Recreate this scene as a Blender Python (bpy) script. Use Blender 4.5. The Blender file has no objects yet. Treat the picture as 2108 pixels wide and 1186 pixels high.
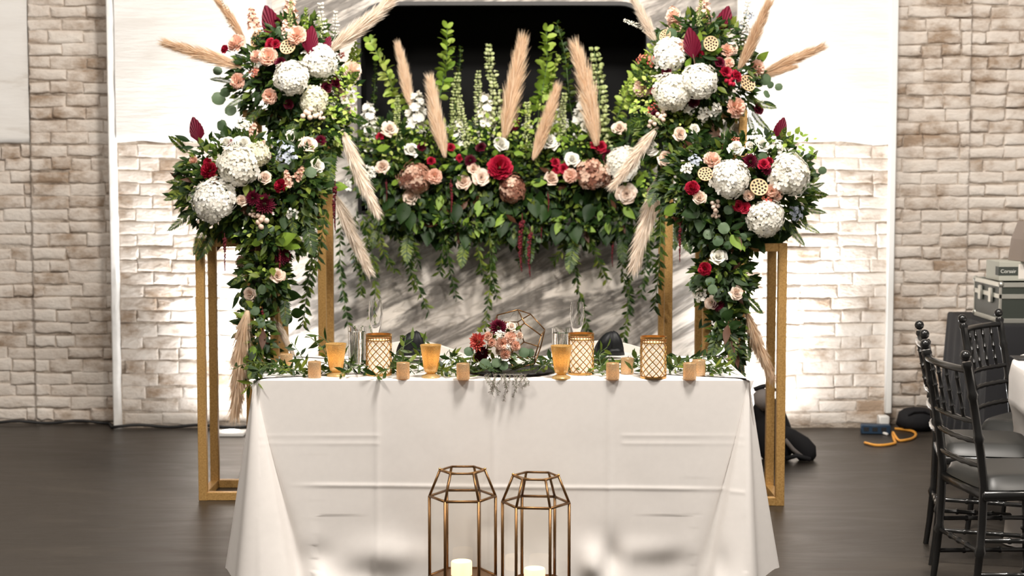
import bpy, bmesh, math, random
from mathutils import Vector, Matrix, noise

R = math.radians
PI = math.pi
random.seed(7)
rnd = random.uniform
scene = bpy.context.scene
COL = scene.collection

# ------------------------------------------------------------------ camera
F = 3360.0            # focal length in pixels of the 2108 x 1186 frame
CAM_H = 1.55
PITCH = R(4.25)
cam_data = bpy.data.cameras.new('camera')
cam_data.sensor_width = 36.0
cam_data.lens = F / 2108.0 * 36.0
cam_data.dof.use_dof = True
cam_data.dof.focus_distance = 6.25
cam_data.dof.aperture_fstop = 3.2
cam_data.clip_start = 0.05
cam = bpy.data.objects.new('camera', cam_data)
cam.location = (0, 0, CAM_H)
cam.rotation_euler = (R(90) - PITCH, 0, 0)
COL.objects.link(cam)
scene.camera = cam

# ------------------------------------------------------------------ world, lights, exposure
world = bpy.data.worlds.new('room_bounce')
scene.world = world
world.use_nodes = True
wb = world.node_tree.nodes['Background']
wb.inputs['Color'].default_value = (1.0, 0.90, 0.80, 1)
wb.inputs['Strength'].default_value = 0.21
scene.view_settings.view_transform = 'Standard'
scene.view_settings.look = 'None'
scene.view_settings.gamma = 1.0
scene.view_settings.use_curve_mapping = False
scene.view_settings.exposure = 0.0


def look_at(o, target):
    o.rotation_euler = (Vector(target) - o.location).to_track_quat('-Z', 'Y').to_euler()


def area_light(name, loc, target, size, watts, colour):
    l = bpy.data.lights.new(name, 'AREA')
    l.shape = 'DISK'
    l.size = size
    l.energy = watts
    l.color = colour
    o = bpy.data.objects.new(name, l)
    o.location = loc
    COL.objects.link(o)
    look_at(o, target)
    return o


def spot_light(name, loc, target, watts, colour, angle, blend, radius):
    l = bpy.data.lights.new(name, 'SPOT')
    l.energy = watts
    l.color = colour
    l.spot_size = R(angle)
    l.spot_blend = blend
    l.shadow_soft_size = radius
    o = bpy.data.objects.new(name, l)
    o.location = loc
    COL.objects.link(o)
    look_at(o, target)
    return o


area_light('ceiling_lamp', (0.9, 4.6, 5.2), (0.0, 7.4, 0.9), 0.9, 330, (1.0, 0.94, 0.87))
spot_light('garland_fill_spot', (-0.7, 4.9, 4.9), (-0.1, 9.4, 1.75), 900, (1.0, 0.95, 0.88), 44, 0.8, 0.18)  # unseen spot added to brighten the garland and backdrop
area_light('ceiling_lamp', (-2.6, 3.2, 4.8), (-0.8, 8.0, 1.0), 0.9, 165, (1.0, 0.92, 0.83))
area_light('ceiling_lamp', (3.4, 3.6, 4.8), (1.6, 8.0, 1.0), 0.9, 140, (1.0, 0.92, 0.83))

# ------------------------------------------------------------------ pixel -> place
CP, SP = math.cos(PITCH), math.sin(PITCH)


def P(px, py, D):
    """point at world distance Y = D that this photograph shows at (px, py)"""
    dx = (px - 1054.0) / F
    dy = -(py - 593.0) / F
    d = Vector((dx, CP + dy * SP, -SP + dy * CP))
    return Vector((0, 0, CAM_H)) + d * (D / d.y)


def mp(D):
    return D / F


# ------------------------------------------------------------------ mesh builder
def frame(d, up=None):
    """rotation whose Z axis is d"""
    z = Vector(d).normalized()
    u = Vector(up) if up is not None else (Vector((0, 0, 1)) if abs(z.z) < 0.95 else Vector((0, 1, 0)))
    x = u.cross(z)
    if x.length < 1e-6:
        x = Vector((1, 0, 0))
    x.normalize()
    y = z.cross(x)
    return Matrix(((x.x, y.x, z.x), (x.y, y.y, z.y), (x.z, y.z, z.z))).to_4x4()


class MB:
    def __init__(self):
        self.v, self.f, self.t, self.m = [], [], [], []

    def add(self, vs, fs, tint=0.0, mi=0, M=None):
        b = len(self.v)
        if M is not None:
            vs = [M @ Vector(p) for p in vs]
        self.v += [tuple(p) for p in vs]
        for f in fs:
            self.f.append(tuple(i + b for i in f))
            self.t.append(tint)
            self.m.append(mi)

    def merge(self, o, M=None, tint=None):
        b = len(self.v)
        vs = o.v if M is None else [tuple(M @ Vector(p)) for p in o.v]
        self.v += vs
        for f, t, m in zip(o.f, o.t, o.m):
            self.f.append(tuple(i + b for i in f))
            self.t.append(t if tint is None else tint)
            self.m.append(m)

    def box(self, lo, hi, bevel=0.0, mi=0, M=None, tint=0.0):
        x0, y0, z0 = lo
        x1, y1, z1 = hi
        if bevel <= 0:
            vs = [(x0, y0, z0), (x1, y0, z0), (x1, y1, z0), (x0, y1, z0), (x0, y0, z1), (x1, y0, z1), (x1, y1, z1), (x0, y1, z1)]
            fs = [(0, 3, 2, 1), (4, 5, 6, 7), (0, 1, 5, 4), (1, 2, 6, 5), (2, 3, 7, 6), (3, 0, 4, 7)]
            self.add(vs, fs, tint, mi, M)
            return
        b = bevel
        vs, idx = [], {}
        for sx in (0, 1):
            for sy in (0, 1):
                for sz in (0, 1):
                    X, Y, Z = (x0, x1)[sx], (y0, y1)[sy], (z0, z1)[sz]
                    ix, iy, iz = (b, -b)[sx], (b, -b)[sy], (b, -b)[sz]
                    for k, p in enumerate(((X, Y + iy, Z + iz), (X + ix, Y, Z + iz), (X + ix, Y + iy, Z))):
                        idx[(sx, sy, sz, k)] = len(vs)
                        vs.append(p)
        g = lambda *a: idx[a]
        fs = []
        for s in (0, 1):
            a = [g(s, 0, 0, 0), g(s, 1, 0, 0), g(s, 1, 1, 0), g(s, 0, 1, 0)]
            fs.append(a if s else a[::-1])
            a = [g(0, s, 0, 1), g(1, s, 0, 1), g(1, s, 1, 1), g(0, s, 1, 1)]
            fs.append(a if not s else a[::-1])
            a = [g(0, 0, s, 2), g(1, 0, s, 2), g(1, 1, s, 2), g(0, 1, s, 2)]
            fs.append(a if s else a[::-1])
        for p in (0, 1):
            for q in (0, 1):
                fs.append([g(p, q, 0, 0), g(p, q, 1, 0), g(p, q, 1, 1), g(p, q, 0, 1)])
                fs.append([g(p, 0, q, 0), g(p, 1, q, 0), g(p, 1, q, 2), g(p, 0, q, 2)])
                fs.append([g(0, p, q, 1), g(1, p, q, 1), g(1, p, q, 2), g(0, p, q, 2)])
        for sx in (0, 1):
            for sy in (0, 1):
                for sz in (0, 1):
                    fs.append([g(sx, sy, sz, 0), g(sx, sy, sz, 1), g(sx, sy, sz, 2)])
        self.add(vs, fs, tint, mi, M)

    def tube(self, pts, rad, n=8, mi=0, closed=False, caps=True, tint=0.0):
        pts = [Vector(p) for p in pts]
        m = len(pts)
        rs = rad if isinstance(rad, (list, tuple)) else [rad] * m
        vs, fs = [], []
        prev = None
        for i, p in enumerate(pts):
            if closed:
                d = pts[(i + 1) % m] - pts[i - 1]
            else:
                d = pts[min(i + 1, m - 1)] - pts[max(i - 1, 0)]
            d = d.normalized() if d.length > 1e-9 else Vector((0, 0, 1))
            if prev is None:
                u = Vector((0, 0, 1)) if abs(d.z) < 0.9 else Vector((1, 0, 0))
                x = u.cross(d).normalized()
            else:
                x = (prev - d * prev.dot(d))
                x = x.normalized() if x.length > 1e-6 else d.orthogonal().normalized()
            prev = x
            y = d.cross(x)
            for k in range(n):
                a = 2 * PI * (k + 0.5) / n
                vs.append(p + (x * math.cos(a) + y * math.sin(a)) * rs[i])
        for i in range(m if closed else m - 1):
            for k in range(n):
                a, b = i * n + k, i * n + (k + 1) % n
                j = ((i + 1) % m) * n
                fs.append((a, b, j + (k + 1) % n, j + k))
        if caps and not closed:
            fs.append(tuple(range(n))[::-1])
            fs.append(tuple(range((m - 1) * n, m * n)))
        self.add(vs, fs, tint, mi)

    def lathe(self, prof, n=24, M=None, mi=0, tint=0.0, sx=1.0, sy=1.0):
        vs, fs = [], []
        m = len(prof)
        for r, z in prof:
            for k in range(n):
                a = 2 * PI * k / n
                vs.append((r * sx * math.cos(a), r * sy * math.sin(a), z))
        for i in range(m - 1):
            for k in range(n):
                a, b = i * n + k, i * n + (k + 1) % n
                fs.append((a, b, b + n, a + n))
        if prof[0][0] > 1e-5:
            fs.append(tuple(range(n))[::-1])
        if prof[-1][0] > 1e-5:
            fs.append(tuple(range((m - 1) * n, m * n)))
        self.add(vs, fs, tint, mi, M)

    def ball(self, c, r, n=10, mi=0, sc=(1, 1, 1), tint=0.0):
        m = max(4, n // 2)
        prof = [(max(1e-6, math.sin(PI * i / m)) * r, -math.cos(PI * i / m) * r) for i in range(m + 1)]
        M = Matrix.Translation(c) @ Matrix.Diagonal((sc[0], sc[1], sc[2], 1))
        self.lathe(prof, n, M, mi, tint)

    def mesh(self, name, mats, smooth=True, sharp=None):
        me = bpy.data.meshes.new(name)
        me.from_pydata(self.v, [], self.f)
        for m in (mats if isinstance(mats, (list, tuple)) else [mats]):
            me.materials.append(m)
        me.polygons.foreach_set('material_index', self.m)
        at = me.attributes.new('tint', 'FLOAT', 'FACE')
        at.data.foreach_set('value', self.t)
        me.polygons.foreach_set('use_smooth', [smooth] * len(self.f))
        bm = bmesh.new()
        bm.from_mesh(me)
        bmesh.ops.remove_doubles(bm, verts=bm.verts, dist=1e-6)
        if sharp is not None:
            bmesh.ops.recalc_face_normals(bm, faces=bm.faces)
        bm.to_mesh(me)
        bm.free()
        if sharp is not None:
            me.set_sharp_from_angle(angle=R(sharp))
        me.update()
        return me


def obj(name, me, parent=None, M=None, local=False, **props):
    """link one mesh object; world-space placement unless local"""
    o = bpy.data.objects.new(name, me)
    COL.objects.link(o)
    if M is not None:
        o.matrix_basis = M
    if parent is not None:
        o.parent = parent
        if not local:
            o.matrix_parent_inverse = Matrix.Translation(-Vector(parent.location))
    for k, v in props.items():
        o[k] = v
    return o


def build(mb, name, mats, parent=None, smooth=True, sharp=35, local=False, **props):
    return obj(name, mb.mesh(name, mats, smooth, sharp), parent, None, local, **props)


def thing(name, label, cat, loc=(0, 0, 0), group=None):
    o = bpy.data.objects.new(name, None)
    o.empty_display_size = 0.05
    COL.objects.link(o)
    o.location = loc
    o['label'] = label
    o['category'] = cat
    if group:
        o['group'] = group
    return o


def tag(o, label, cat, group=None):
    o['label'] = label
    o['category'] = cat
    if group:
        o['group'] = group
    return o


# ------------------------------------------------------------------ materials
def new_mat(name):
    m = bpy.data.materials.new(name)
    m.use_nodes = True
    nt = m.node_tree
    nt.nodes.clear()
    out = nt.nodes.new('ShaderNodeOutputMaterial')
    return m, nt, out


def N(nt, typ, **kw):
    n = nt.nodes.new(typ)
    for k, v in kw.items():
        if k in n.inputs:
            n.inputs[k].default_value = v
        else:
            setattr(n, k, v)
    return n


def c4(c):
    return (c[0], c[1], c[2], 1.0)


def ramp(nt, stops):
    r = nt.nodes.new('ShaderNodeValToRGB')
    el = r.color_ramp.elements
    while len(el) < len(stops):
        el.new(0.5)
    for e, (p, c) in zip(el, stops):
        e.position = p
        e.color = c4(c)
    return r


def plain(name, col, rough=0.5, metal=0.0, noise_scale=0, noise_amt=0.0, bump=0.0, spec=0.5, emit=None, emit_s=0.0, coat=0.0):
    m, nt, out = new_mat(name)
    b = N(nt, 'ShaderNodeBsdfPrincipled')
    b.inputs['Base Color'].default_value = c4(col)
    b.inputs['Roughness'].default_value = rough
    b.inputs['Metallic'].default_value = metal
    b.inputs['Specular IOR Level'].default_value = spec
    if coat:
        b.inputs['Coat Weight'].default_value = coat
    if emit:
        b.inputs['Emission Color'].default_value = c4(emit)
        b.inputs['Emission Strength'].default_value = emit_s
    if noise_scale:
        tc = N(nt, 'ShaderNodeTexCoord')
        nz = N(nt, 'ShaderNodeTexNoise')
        nz.inputs['Scale'].default_value = noise_scale
        nz.inputs['Detail'].default_value = 4
        nt.links.new(tc.outputs['Object'], nz.inputs['Vector'])
        if noise_amt:
            rp = ramp(nt, [(0.3, [max(0, c * (1 - noise_amt)) for c in col]), (0.7, [min(1, c * (1 + noise_amt)) for c in col])])
            nt.links.new(nz.outputs['Fac'], rp.inputs['Fac'])
            nt.links.new(rp.outputs['Color'], b.inputs['Base Color'])
        if bump:
            bp = N(nt, 'ShaderNodeBump')
            bp.inputs['Strength'].default_value = bump
            bp.inputs['Distance'].default_value = 0.01
            nt.links.new(nz.outputs['Fac'], bp.inputs['Height'])
            nt.links.new(bp.outputs['Normal'], b.inputs['Normal'])
    nt.links.new(b.outputs['BSDF'], out.inputs['Surface'])
    return m


def petal(name, stops, rough=0.55, trans=0.22, spec=0.3):
    """petal / leaf: colour picked per piece from a ramp, some light passes through"""
    m, nt, out = new_mat(name)
    at = N(nt, 'ShaderNodeAttribute', attribute_name='tint')
    oi = N(nt, 'ShaderNodeObjectInfo')
    ad = N(nt, 'ShaderNodeMath', operation='MULTIPLY_ADD')
    nt.links.new(oi.outputs['Random'], ad.inputs[0])
    ad.inputs[1].default_value = 0.35
    nt.links.new(at.outputs['Fac'], ad.inputs[2])
    fr = N(nt, 'ShaderNodeMath', operation='PINGPONG')
    nt.links.new(ad.outputs[0], fr.inputs[0])
    fr.inputs[1].default_value = 1.0
    rp = ramp(nt, stops)
    nt.links.new(fr.outputs[0], rp.inputs['Fac'])
    b = N(nt, 'ShaderNodeBsdfPrincipled')
    b.inputs['Roughness'].default_value = rough
    b.inputs['Specular IOR Level'].default_value = spec
    nt.links.new(rp.outputs['Color'], b.inputs['Base Color'])
    t = N(nt, 'ShaderNodeBsdfTranslucent')
    nt.links.new(rp.outputs['Color'], t.inputs['Color'])
    mx = N(nt, 'ShaderNodeMixShader')
    mx.inputs['Fac'].default_value = trans
    nt.links.new(b.outputs['BSDF'], mx.inputs[1])
    nt.links.new(t.outputs['BSDF'], mx.inputs[2])
    nt.links.new(mx.outputs[0], out.inputs['Surface'])
    return m


def painted_masonry(name, light, mid, dark, scale=7.0, bump=0.35, streak=False, thresholds=(0.30, 0.52, 0.72), use_rand=True):
    m, nt, out = new_mat(name)
    tc = N(nt, 'ShaderNodeTexCoord')
    geo = N(nt, 'ShaderNodeNewGeometry')
    mp_ = N(nt, 'ShaderNodeMapping')
    mp_.inputs['Scale'].default_value = (0.25, 1, 1.6) if streak else (0.8, 1, 1.3)
    nt.links.new(geo.outputs['Position'], mp_.inputs['Vector'])
    n1 = N(nt, 'ShaderNodeTexNoise')
    n1.inputs['Scale'].default_value = scale
    n1.inputs['Detail'].default_value = 8
    n1.inputs['Roughness'].default_value = 0.65
    nt.links.new(mp_.outputs[0], n1.inputs['Vector'])
    n2 = N(nt, 'ShaderNodeTexNoise')
    n2.inputs['Scale'].default_value = scale * 7
    n2.inputs['Detail'].default_value = 6
    nt.links.new(mp_.outputs[0], n2.inputs['Vector'])
    fac = n1.outputs['Fac']
    if use_rand:
        oi = N(nt, 'ShaderNodeObjectInfo')
        a = N(nt, 'ShaderNodeMath', operation='MULTIPLY_ADD')
        nt.links.new(oi.outputs['Random'], a.inputs[0])
        a.inputs[1].default_value = 0.16
        nt.links.new(n1.outputs['Fac'], a.inputs[2])
        s = N(nt, 'ShaderNodeMath', operation='SUBTRACT')
        nt.links.new(a.outputs[0], s.inputs[0])
        s.inputs[1].default_value = 0.08
        fac = s.outputs[0]
    n3 = N(nt, 'ShaderNodeTexNoise')
    n3.inputs['Scale'].default_value = 1.6
    n3.inputs['Detail'].default_value = 3
    nt.links.new(geo.outputs['Position'], n3.inputs['Vector'])
    ma = N(nt, 'ShaderNodeMath', operation='MULTIPLY_ADD')
    nt.links.new(n3.outputs['Fac'], ma.inputs[0])
    ma.inputs[1].default_value = 0.35
    nt.links.new(fac, ma.inputs[2])
    sb = N(nt, 'ShaderNodeMath', operation='SUBTRACT')
    nt.links.new(ma.outputs[0], sb.inputs[0])
    sb.inputs[1].default_value = 0.175
    fac = sb.outputs[0]
    rp = ramp(nt, [(thresholds[0], dark), (thresholds[1], mid), (thresholds[2], light)])
    nt.links.new(fac, rp.inputs['Fac'])
    b = N(nt, 'ShaderNodeBsdfPrincipled')
    b.inputs['Roughness'].default_value = 0.75
    b.inputs['Specular IOR Level'].default_value = 0.25
    nt.links.new(rp.outputs['Color'], b.inputs['Base Color'])
    mxh = N(nt, 'ShaderNodeMath', operation='MULTIPLY_ADD')
    nt.links.new(n2.outputs['Fac'], mxh.inputs[0])
    mxh.inputs[1].default_value = 0.45
    nt.links.new(n1.outputs['Fac'], mxh.inputs[2])
    bp = N(nt, 'ShaderNodeBump')
    bp.inputs['Strength'].default_value = bump
    bp.inputs['Distance'].default_value = 0.02
    nt.links.new(mxh.outputs[0], bp.inputs['Height'])
    nt.links.new(bp.outputs['Normal'], b.inputs['Normal'])
    nt.links.new(b.outputs['BSDF'], out.inputs['Surface'])
    return m


def marble_mat():
    m, nt, out = new_mat('veined_marble')
    geo = N(nt, 'ShaderNodeNewGeometry')
    mpn = N(nt, 'ShaderNodeMapping')
    rot_ = N(nt, 'ShaderNodeMapping')
    rot_.inputs['Rotation'].default_value = (0, R(27), 0)
    nt.links.new(geo.outputs['Position'], rot_.inputs['Vector'])
    mpn.inputs['Scale'].default_value = (0.36, 1, 1.7)
    nt.links.new(rot_.outputs[0], mpn.inputs['Vector'])
    nz = N(nt, 'ShaderNodeTexNoise')
    nz.inputs['Scale'].default_value = 2.1
    nz.inputs['Detail'].default_value = 9
    nz.inputs['Roughness'].default_value = 0.6
    nz.inputs['Distortion'].default_value = 0.5
    nt.links.new(mpn.outputs[0], nz.inputs['Vector'])
    n2 = N(nt, 'ShaderNodeTexNoise')
    n2.inputs['Scale'].default_value = 5.5
    n2.inputs['Detail'].default_value = 8
    n2.inputs['Distortion'].default_value = 1.4
    nt.links.new(mpn.outputs[0], n2.inputs['Vector'])
    r1 = ramp(nt, [(0.0, (0.60, 0.545, 0.485)), (0.40, (0.62, 0.565, 0.505)), (0.455, (0.15, 0.135, 0.12)), (0.485, (0.20, 0.18, 0.16)), (0.55, (0.56, 0.51, 0.46)), (0.70, (0.64, 0.59, 0.535))])
    nt.links.new(nz.outputs['Fac'], r1.inputs['Fac'])
    r2 = ramp(nt, [(0.0, (1, 1, 1)), (0.46, (1, 1, 1)), (0.50, (0.62, 0.60, 0.57)), (0.54, (0.97, 0.96, 0.95)), (1, (1, 1, 1))])
    nt.links.new(n2.outputs['Fac'], r2.inputs['Fac'])
    mx = N(nt, 'ShaderNodeMix', data_type='RGBA', blend_type='MULTIPLY')
    mx.inputs[0].default_value = 0.8
    nt.links.new(r1.outputs['Color'], mx.inputs[6])
    nt.links.new(r2.outputs['Color'], mx.inputs[7])
    b = N(nt, 'ShaderNodeBsdfPrincipled')
    b.inputs['Roughness'].default_value = 0.42
    nt.links.new(mx.outputs[2], b.inputs['Base Color'])
    nt.links.new(b.outputs['BSDF'], out.inputs['Surface'])
    return m


def floor_mat():
    m, nt, out = new_mat('dark_polished_floor')
    geo = N(nt, 'ShaderNodeNewGeometry')
    mpn = N(nt, 'ShaderNodeMapping')
    mpn.inputs['Scale'].default_value = (0.5, 2.2, 1)
    mpn.inputs['Rotation'].default_value = (0, 0, R(6))
    nt.links.new(geo.outputs['Position'], mpn.inputs['Vector'])
    nz = N(nt, 'ShaderNodeTexNoise')
    nz.inputs['Scale'].default_value = 2.4
    nz.inputs['Detail'].default_value = 10
    nz.inputs['Roughness'].default_value = 0.7
    nz.inputs['Distortion'].default_value = 1.2
    nt.links.new(mpn.outputs[0], nz.inputs['Vector'])
    rp = ramp(nt, [(0.3, (0.017, 0.014, 0.011)), (0.55, (0.034, 0.028, 0.022)), (0.75, (0.065, 0.054, 0.043))])
    nt.links.new(nz.outputs['Fac'], rp.inputs['Fac'])
    rr = ramp(nt, [(0.3, (0.34,) * 3), (0.7, (0.52,) * 3)])
    nt.links.new(nz.outputs['Fac'], rr.inputs['Fac'])
    b = N(nt, 'ShaderNodeBsdfPrincipled')
    b.inputs['Specular IOR Level'].default_value = 0.36
    nt.links.new(rp.outputs['Color'], b.inputs['Base Color'])
    nt.links.new(rr.outputs['Color'], b.inputs['Roughness'])
    nt.links.new(b.outputs['BSDF'], out.inputs['Surface'])
    return m


def gold_paint():
    m, nt, out = new_mat('gold_painted_wood')
    tc = N(nt, 'ShaderNodeTexCoord')
    nz = N(nt, 'ShaderNodeTexNoise')
    nz.inputs['Scale'].default_value = 140
    nz.inputs['Detail'].default_value = 3
    nt.links.new(tc.outputs['Object'], nz.inputs['Vector'])
    rp = ramp(nt, [(0.3, (0.36, 0.20, 0.06)), (0.7, (0.56, 0.34, 0.12))])
    nt.links.new(nz.outputs['Fac'], rp.inputs['Fac'])
    b = N(nt, 'ShaderNodeBsdfPrincipled')
    b.inputs['Roughness'].default_value = 0.48
    b.inputs['Metallic'].default_value = 0.35
    nt.links.new(rp.outputs['Color'], b.inputs['Base Color'])
    nt.links.new(b.outputs['BSDF'], out.inputs['Surface'])
    return m


def glass_mat(name, col=(1, 1, 1), rough=0.0, ior=1.45):
    m, nt, out = new_mat(name)
    b = N(nt, 'ShaderNodeBsdfPrincipled')
    b.inputs['Base Color'].default_value = c4(col)
    b.inputs['Roughness'].default_value = rough
    b.inputs['Transmission Weight'].default_value = 1.0
    b.inputs['IOR'].default_value = ior
    nt.links.new(b.outputs['BSDF'], out.inputs['Surface'])
    return m


def pane_mat():
    """thin clear pane: mostly see-through with a faint sheen"""
    m, nt, out = new_mat('thin_clear_pane')
    t = N(nt, 'ShaderNodeBsdfTransparent')
    t.inputs['Color'].default_value = (0.97, 0.965, 0.95, 1)
    g = N(nt, 'ShaderNodeBsdfGlossy')
    g.inputs['Roughness'].default_value = 0.03
    lw = N(nt, 'ShaderNodeLayerWeight')
    lw.inputs['Blend'].default_value = 0.5
    pw = N(nt, 'ShaderNodeMath', operation='POWER')
    nt.links.new(lw.outputs['Facing'], pw.inputs[0])
    pw.inputs[1].default_value = 4.0
    fr = N(nt, 'ShaderNodeMath', operation='MULTIPLY_ADD')
    nt.links.new(pw.outputs[0], fr.inputs[0])
    fr.inputs[1].default_value = 0.4
    fr.inputs[2].default_value = 0.035
    mx = N(nt, 'ShaderNodeMixShader')
    nt.links.new(fr.outputs[0], mx.inputs['Fac'])
    nt.links.new(t.outputs[0], mx.inputs[1])
    nt.links.new(g.outputs[0], mx.inputs[2])
    nt.links.new(mx.outputs[0], out.inputs['Surface'])
    return m


def mercury_glass(name, col, trans):
    m, nt, out = new_mat(name)
    tc = N(nt, 'ShaderNodeTexCoord')
    nz = N(nt, 'ShaderNodeTexNoise')
    nz.inputs['Scale'].default_value = 420
    nz.inputs['Detail'].default_value = 4
    nt.links.new(tc.outputs['Object'], nz.inputs['Vector'])
    rp = ramp(nt, [(0.35, [c * 0.75 for c in col]), (0.65, [min(1, c * 1.2) for c in col])])
    nt.links.new(nz.outputs['Fac'], rp.inputs['Fac'])
    b = N(nt, 'ShaderNodeBsdfPrincipled')
    b.inputs['Roughness'].default_value = 0.28
    b.inputs['Metallic'].default_value = 0.55
    nt.links.new(rp.outputs['Color'], b.inputs['Base Color'])
    t = N(nt, 'ShaderNodeBsdfTranslucent')
    nt.links.new(rp.outputs['Color'], t.inputs['Color'])
    mx = N(nt, 'ShaderNodeMixShader')
    mx.inputs['Fac'].default_value = trans
    nt.links.new(b.outputs['BSDF'], mx.inputs[1])
    nt.links.new(t.outputs['BSDF'], mx.inputs[2])
    nt.links.new(mx.outputs[0], out.inputs['Surface'])
    return m


M = {}
M['brick'] = painted_masonry('whitewashed_brick', (0.77, 0.71, 0.645), (0.68, 0.605, 0.535), (0.36, 0.265, 0.19), 7.0, 0.6, thresholds=(0.31, 0.50, 0.70))
M['mortar'] = painted_masonry('whitewashed_mortar', (0.60, 0.53, 0.46), (0.42, 0.35, 0.285), (0.15, 0.11, 0.08), 9.0, 0.9, use_rand=False, thresholds=(0.33, 0.49, 0.64))
M['plaster'] = painted_masonry('whitewashed_plaster', (0.80, 0.78, 0.75), (0.76, 0.735, 0.70), (0.52, 0.47, 0.41), 5.0, 0.35, streak=True, use_rand=False, thresholds=(0.22, 0.36, 0.55))
M['white_trim'] = plain('white_painted_strip', (0.84, 0.82, 0.79), 0.55, noise_scale=14, noise_amt=0.08, bump=0.4)
M['marble'] = marble_mat()
M['niche'] = plain('matt_black_lining', (0.006, 0.006, 0.006), 0.85, spec=0.15)
M['niche_trim'] = plain('black_metal_edge', (0.035, 0.033, 0.032), 0.4)
M['floor'] = floor_mat()
M['gold'] = gold_paint()
M['cloth'] = plain('off_white_satin_cloth', (0.80, 0.765, 0.735), 0.55, noise_scale=35, noise_amt=0.015, spec=0.4)
M['brass'] = plain('aged_brass', (0.24, 0.13, 0.055), 0.38, 0.9)
M['bright_gold'] = plain('bright_gold_metal', (0.72, 0.42, 0.15), 0.30, 1.0)
M['lattice_gold'] = plain('unlit_gold_wire', (0.40, 0.22, 0.07), 0.4, 0.8)  # gold darkened so the wires read as unlit against the glow
M['pane'] = pane_mat()
M['glass'] = glass_mat('clear_glass')
M['water'] = glass_mat('water', ior=1.33)
M['wax'] = plain('glowing_candle_wax', (0.9, 0.72, 0.5), 0.6, emit=(1.0, 0.70, 0.40), emit_s=1.3)
M['frosted_light'] = plain('lit_frosted_glass', (0.95, 0.9, 0.8), 0.5, emit=(1.0, 0.84, 0.62), emit_s=0.55)
M['flame'] = plain('candle_flame', (1, 0.8, 0.5), 0.5, emit=(1.0, 0.75, 0.4), emit_s=8.0)
M['votive'] = mercury_glass('gold_dusted_glass', (0.86, 0.68, 0.46), 0.45)
M['goblet'] = mercury_glass('amber_mercury_glass', (0.88, 0.66, 0.33), 0.48)
M['black_cloth'] = plain('black_cloth', (0.012, 0.012, 0.014), 0.75, spec=0.3)
M['napkin'] = plain('black_satin_napkin', (0.005, 0.0055, 0.0065), 0.5, spec=0.22)
M['china'] = plain('white_china', (0.82, 0.80, 0.77), 0.2)
M['black_lacquer'] = plain('black_lacquered_wood', (0.010, 0.010, 0.010), 0.28, coat=0.3)
M['black_vinyl'] = plain('black_vinyl_cushion', (0.030, 0.030, 0.028), 0.42)
M['black_plastic'] = plain('black_plastic', (0.014, 0.014, 0.015), 0.5)
M['aluminium'] = plain('brushed_aluminium', (0.55, 0.55, 0.50), 0.35, 0.8)
M['case_panel'] = plain('dark_green_case_panel', (0.035, 0.042, 0.034), 0.5)
M['dark_card'] = plain('dark_printed_card', (0.040, 0.048, 0.040), 0.6)
M['grey_card'] = plain('pale_grey_card', (0.42, 0.42, 0.36), 0.6)
M['white_plastic'] = plain('white_plastic', (0.78, 0.77, 0.74), 0.45)
M['blue_plastic'] = plain('dark_blue_plastic', (0.012, 0.035, 0.07), 0.45)
M['orange_cord'] = plain('orange_cord', (0.80, 0.36, 0.05), 0.5)
M['lamp_lens'] = plain('lit_lamp_lens', (1, 1, 1), 0.4, emit=(1.0, 0.98, 0.94), emit_s=12.0)
M['lamp_case'] = plain('white_lamp_case', (0.75, 0.74, 0.72), 0.4)
M['upholstery'] = plain('pale_beige_upholstery', (0.74, 0.69, 0.63), 0.7)
M['foam'] = plain('shade_dark_foam', (0.012, 0.020, 0.008), 0.95, noise_scale=40, noise_amt=0.5)  # near-black foam, painted dark to stand for shade deep among the leaves
M['grey_fabric'] = plain('grey_fabric', (0.20, 0.18, 0.17), 0.8)
M['grey_nylon'] = plain('speaker_shell', (0.25, 0.20, 0.17), 0.6)
M['lettering'] = plain('pale_lettering', (0.72, 0.72, 0.66), 0.6)

M['stem'] = plain('green_stem', (0.075, 0.13, 0.035), 0.6)
M['twig'] = plain('brown_twig', (0.10, 0.06, 0.035), 0.7)
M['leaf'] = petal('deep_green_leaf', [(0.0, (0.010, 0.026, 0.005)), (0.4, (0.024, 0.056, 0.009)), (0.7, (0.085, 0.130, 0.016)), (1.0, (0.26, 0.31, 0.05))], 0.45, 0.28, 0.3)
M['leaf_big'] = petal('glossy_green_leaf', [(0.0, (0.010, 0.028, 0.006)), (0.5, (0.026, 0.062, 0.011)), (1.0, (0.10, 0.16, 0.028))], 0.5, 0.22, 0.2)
M['lime'] = petal('lime_leaf', [(0.0, (0.14, 0.25, 0.025)), (0.5, (0.30, 0.44, 0.06)), (1.0, (0.56, 0.62, 0.18))], 0.5, 0.3)
M['bell'] = petal('pale_green_bells', [(0.0, (0.30, 0.38, 0.12)), (0.5, (0.50, 0.56, 0.26)), (1.0, (0.74, 0.75, 0.52))], 0.5, 0.25)
M['euc'] = petal('grey_green_leaf', [(0.0, (0.07, 0.12, 0.06)), (0.5, (0.14, 0.20, 0.11)), (1.0, (0.28, 0.33, 0.23))], 0.5, 0.15)
M['blush'] = petal('blush_petal', [(0.0, (0.84, 0.62, 0.49)), (0.5, (0.89, 0.73, 0.61)), (1.0, (0.92, 0.82, 0.74))])
M['peach'] = petal('peach_petal', [(0.0, (0.82, 0.48, 0.35)), (0.5, (0.89, 0.60, 0.47)), (1.0, (0.92, 0.74, 0.64))])
M['white'] = petal('white_petal', [(0.0, (0.86, 0.82, 0.70)), (0.5, (0.90, 0.88, 0.80)), (1.0, (0.93, 0.92, 0.88))])
M['cream'] = petal('cream_petal', [(0.0, (0.72, 0.68, 0.46)), (0.5, (0.80, 0.78, 0.62)), (1.0, (0.86, 0.84, 0.74))])
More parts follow.
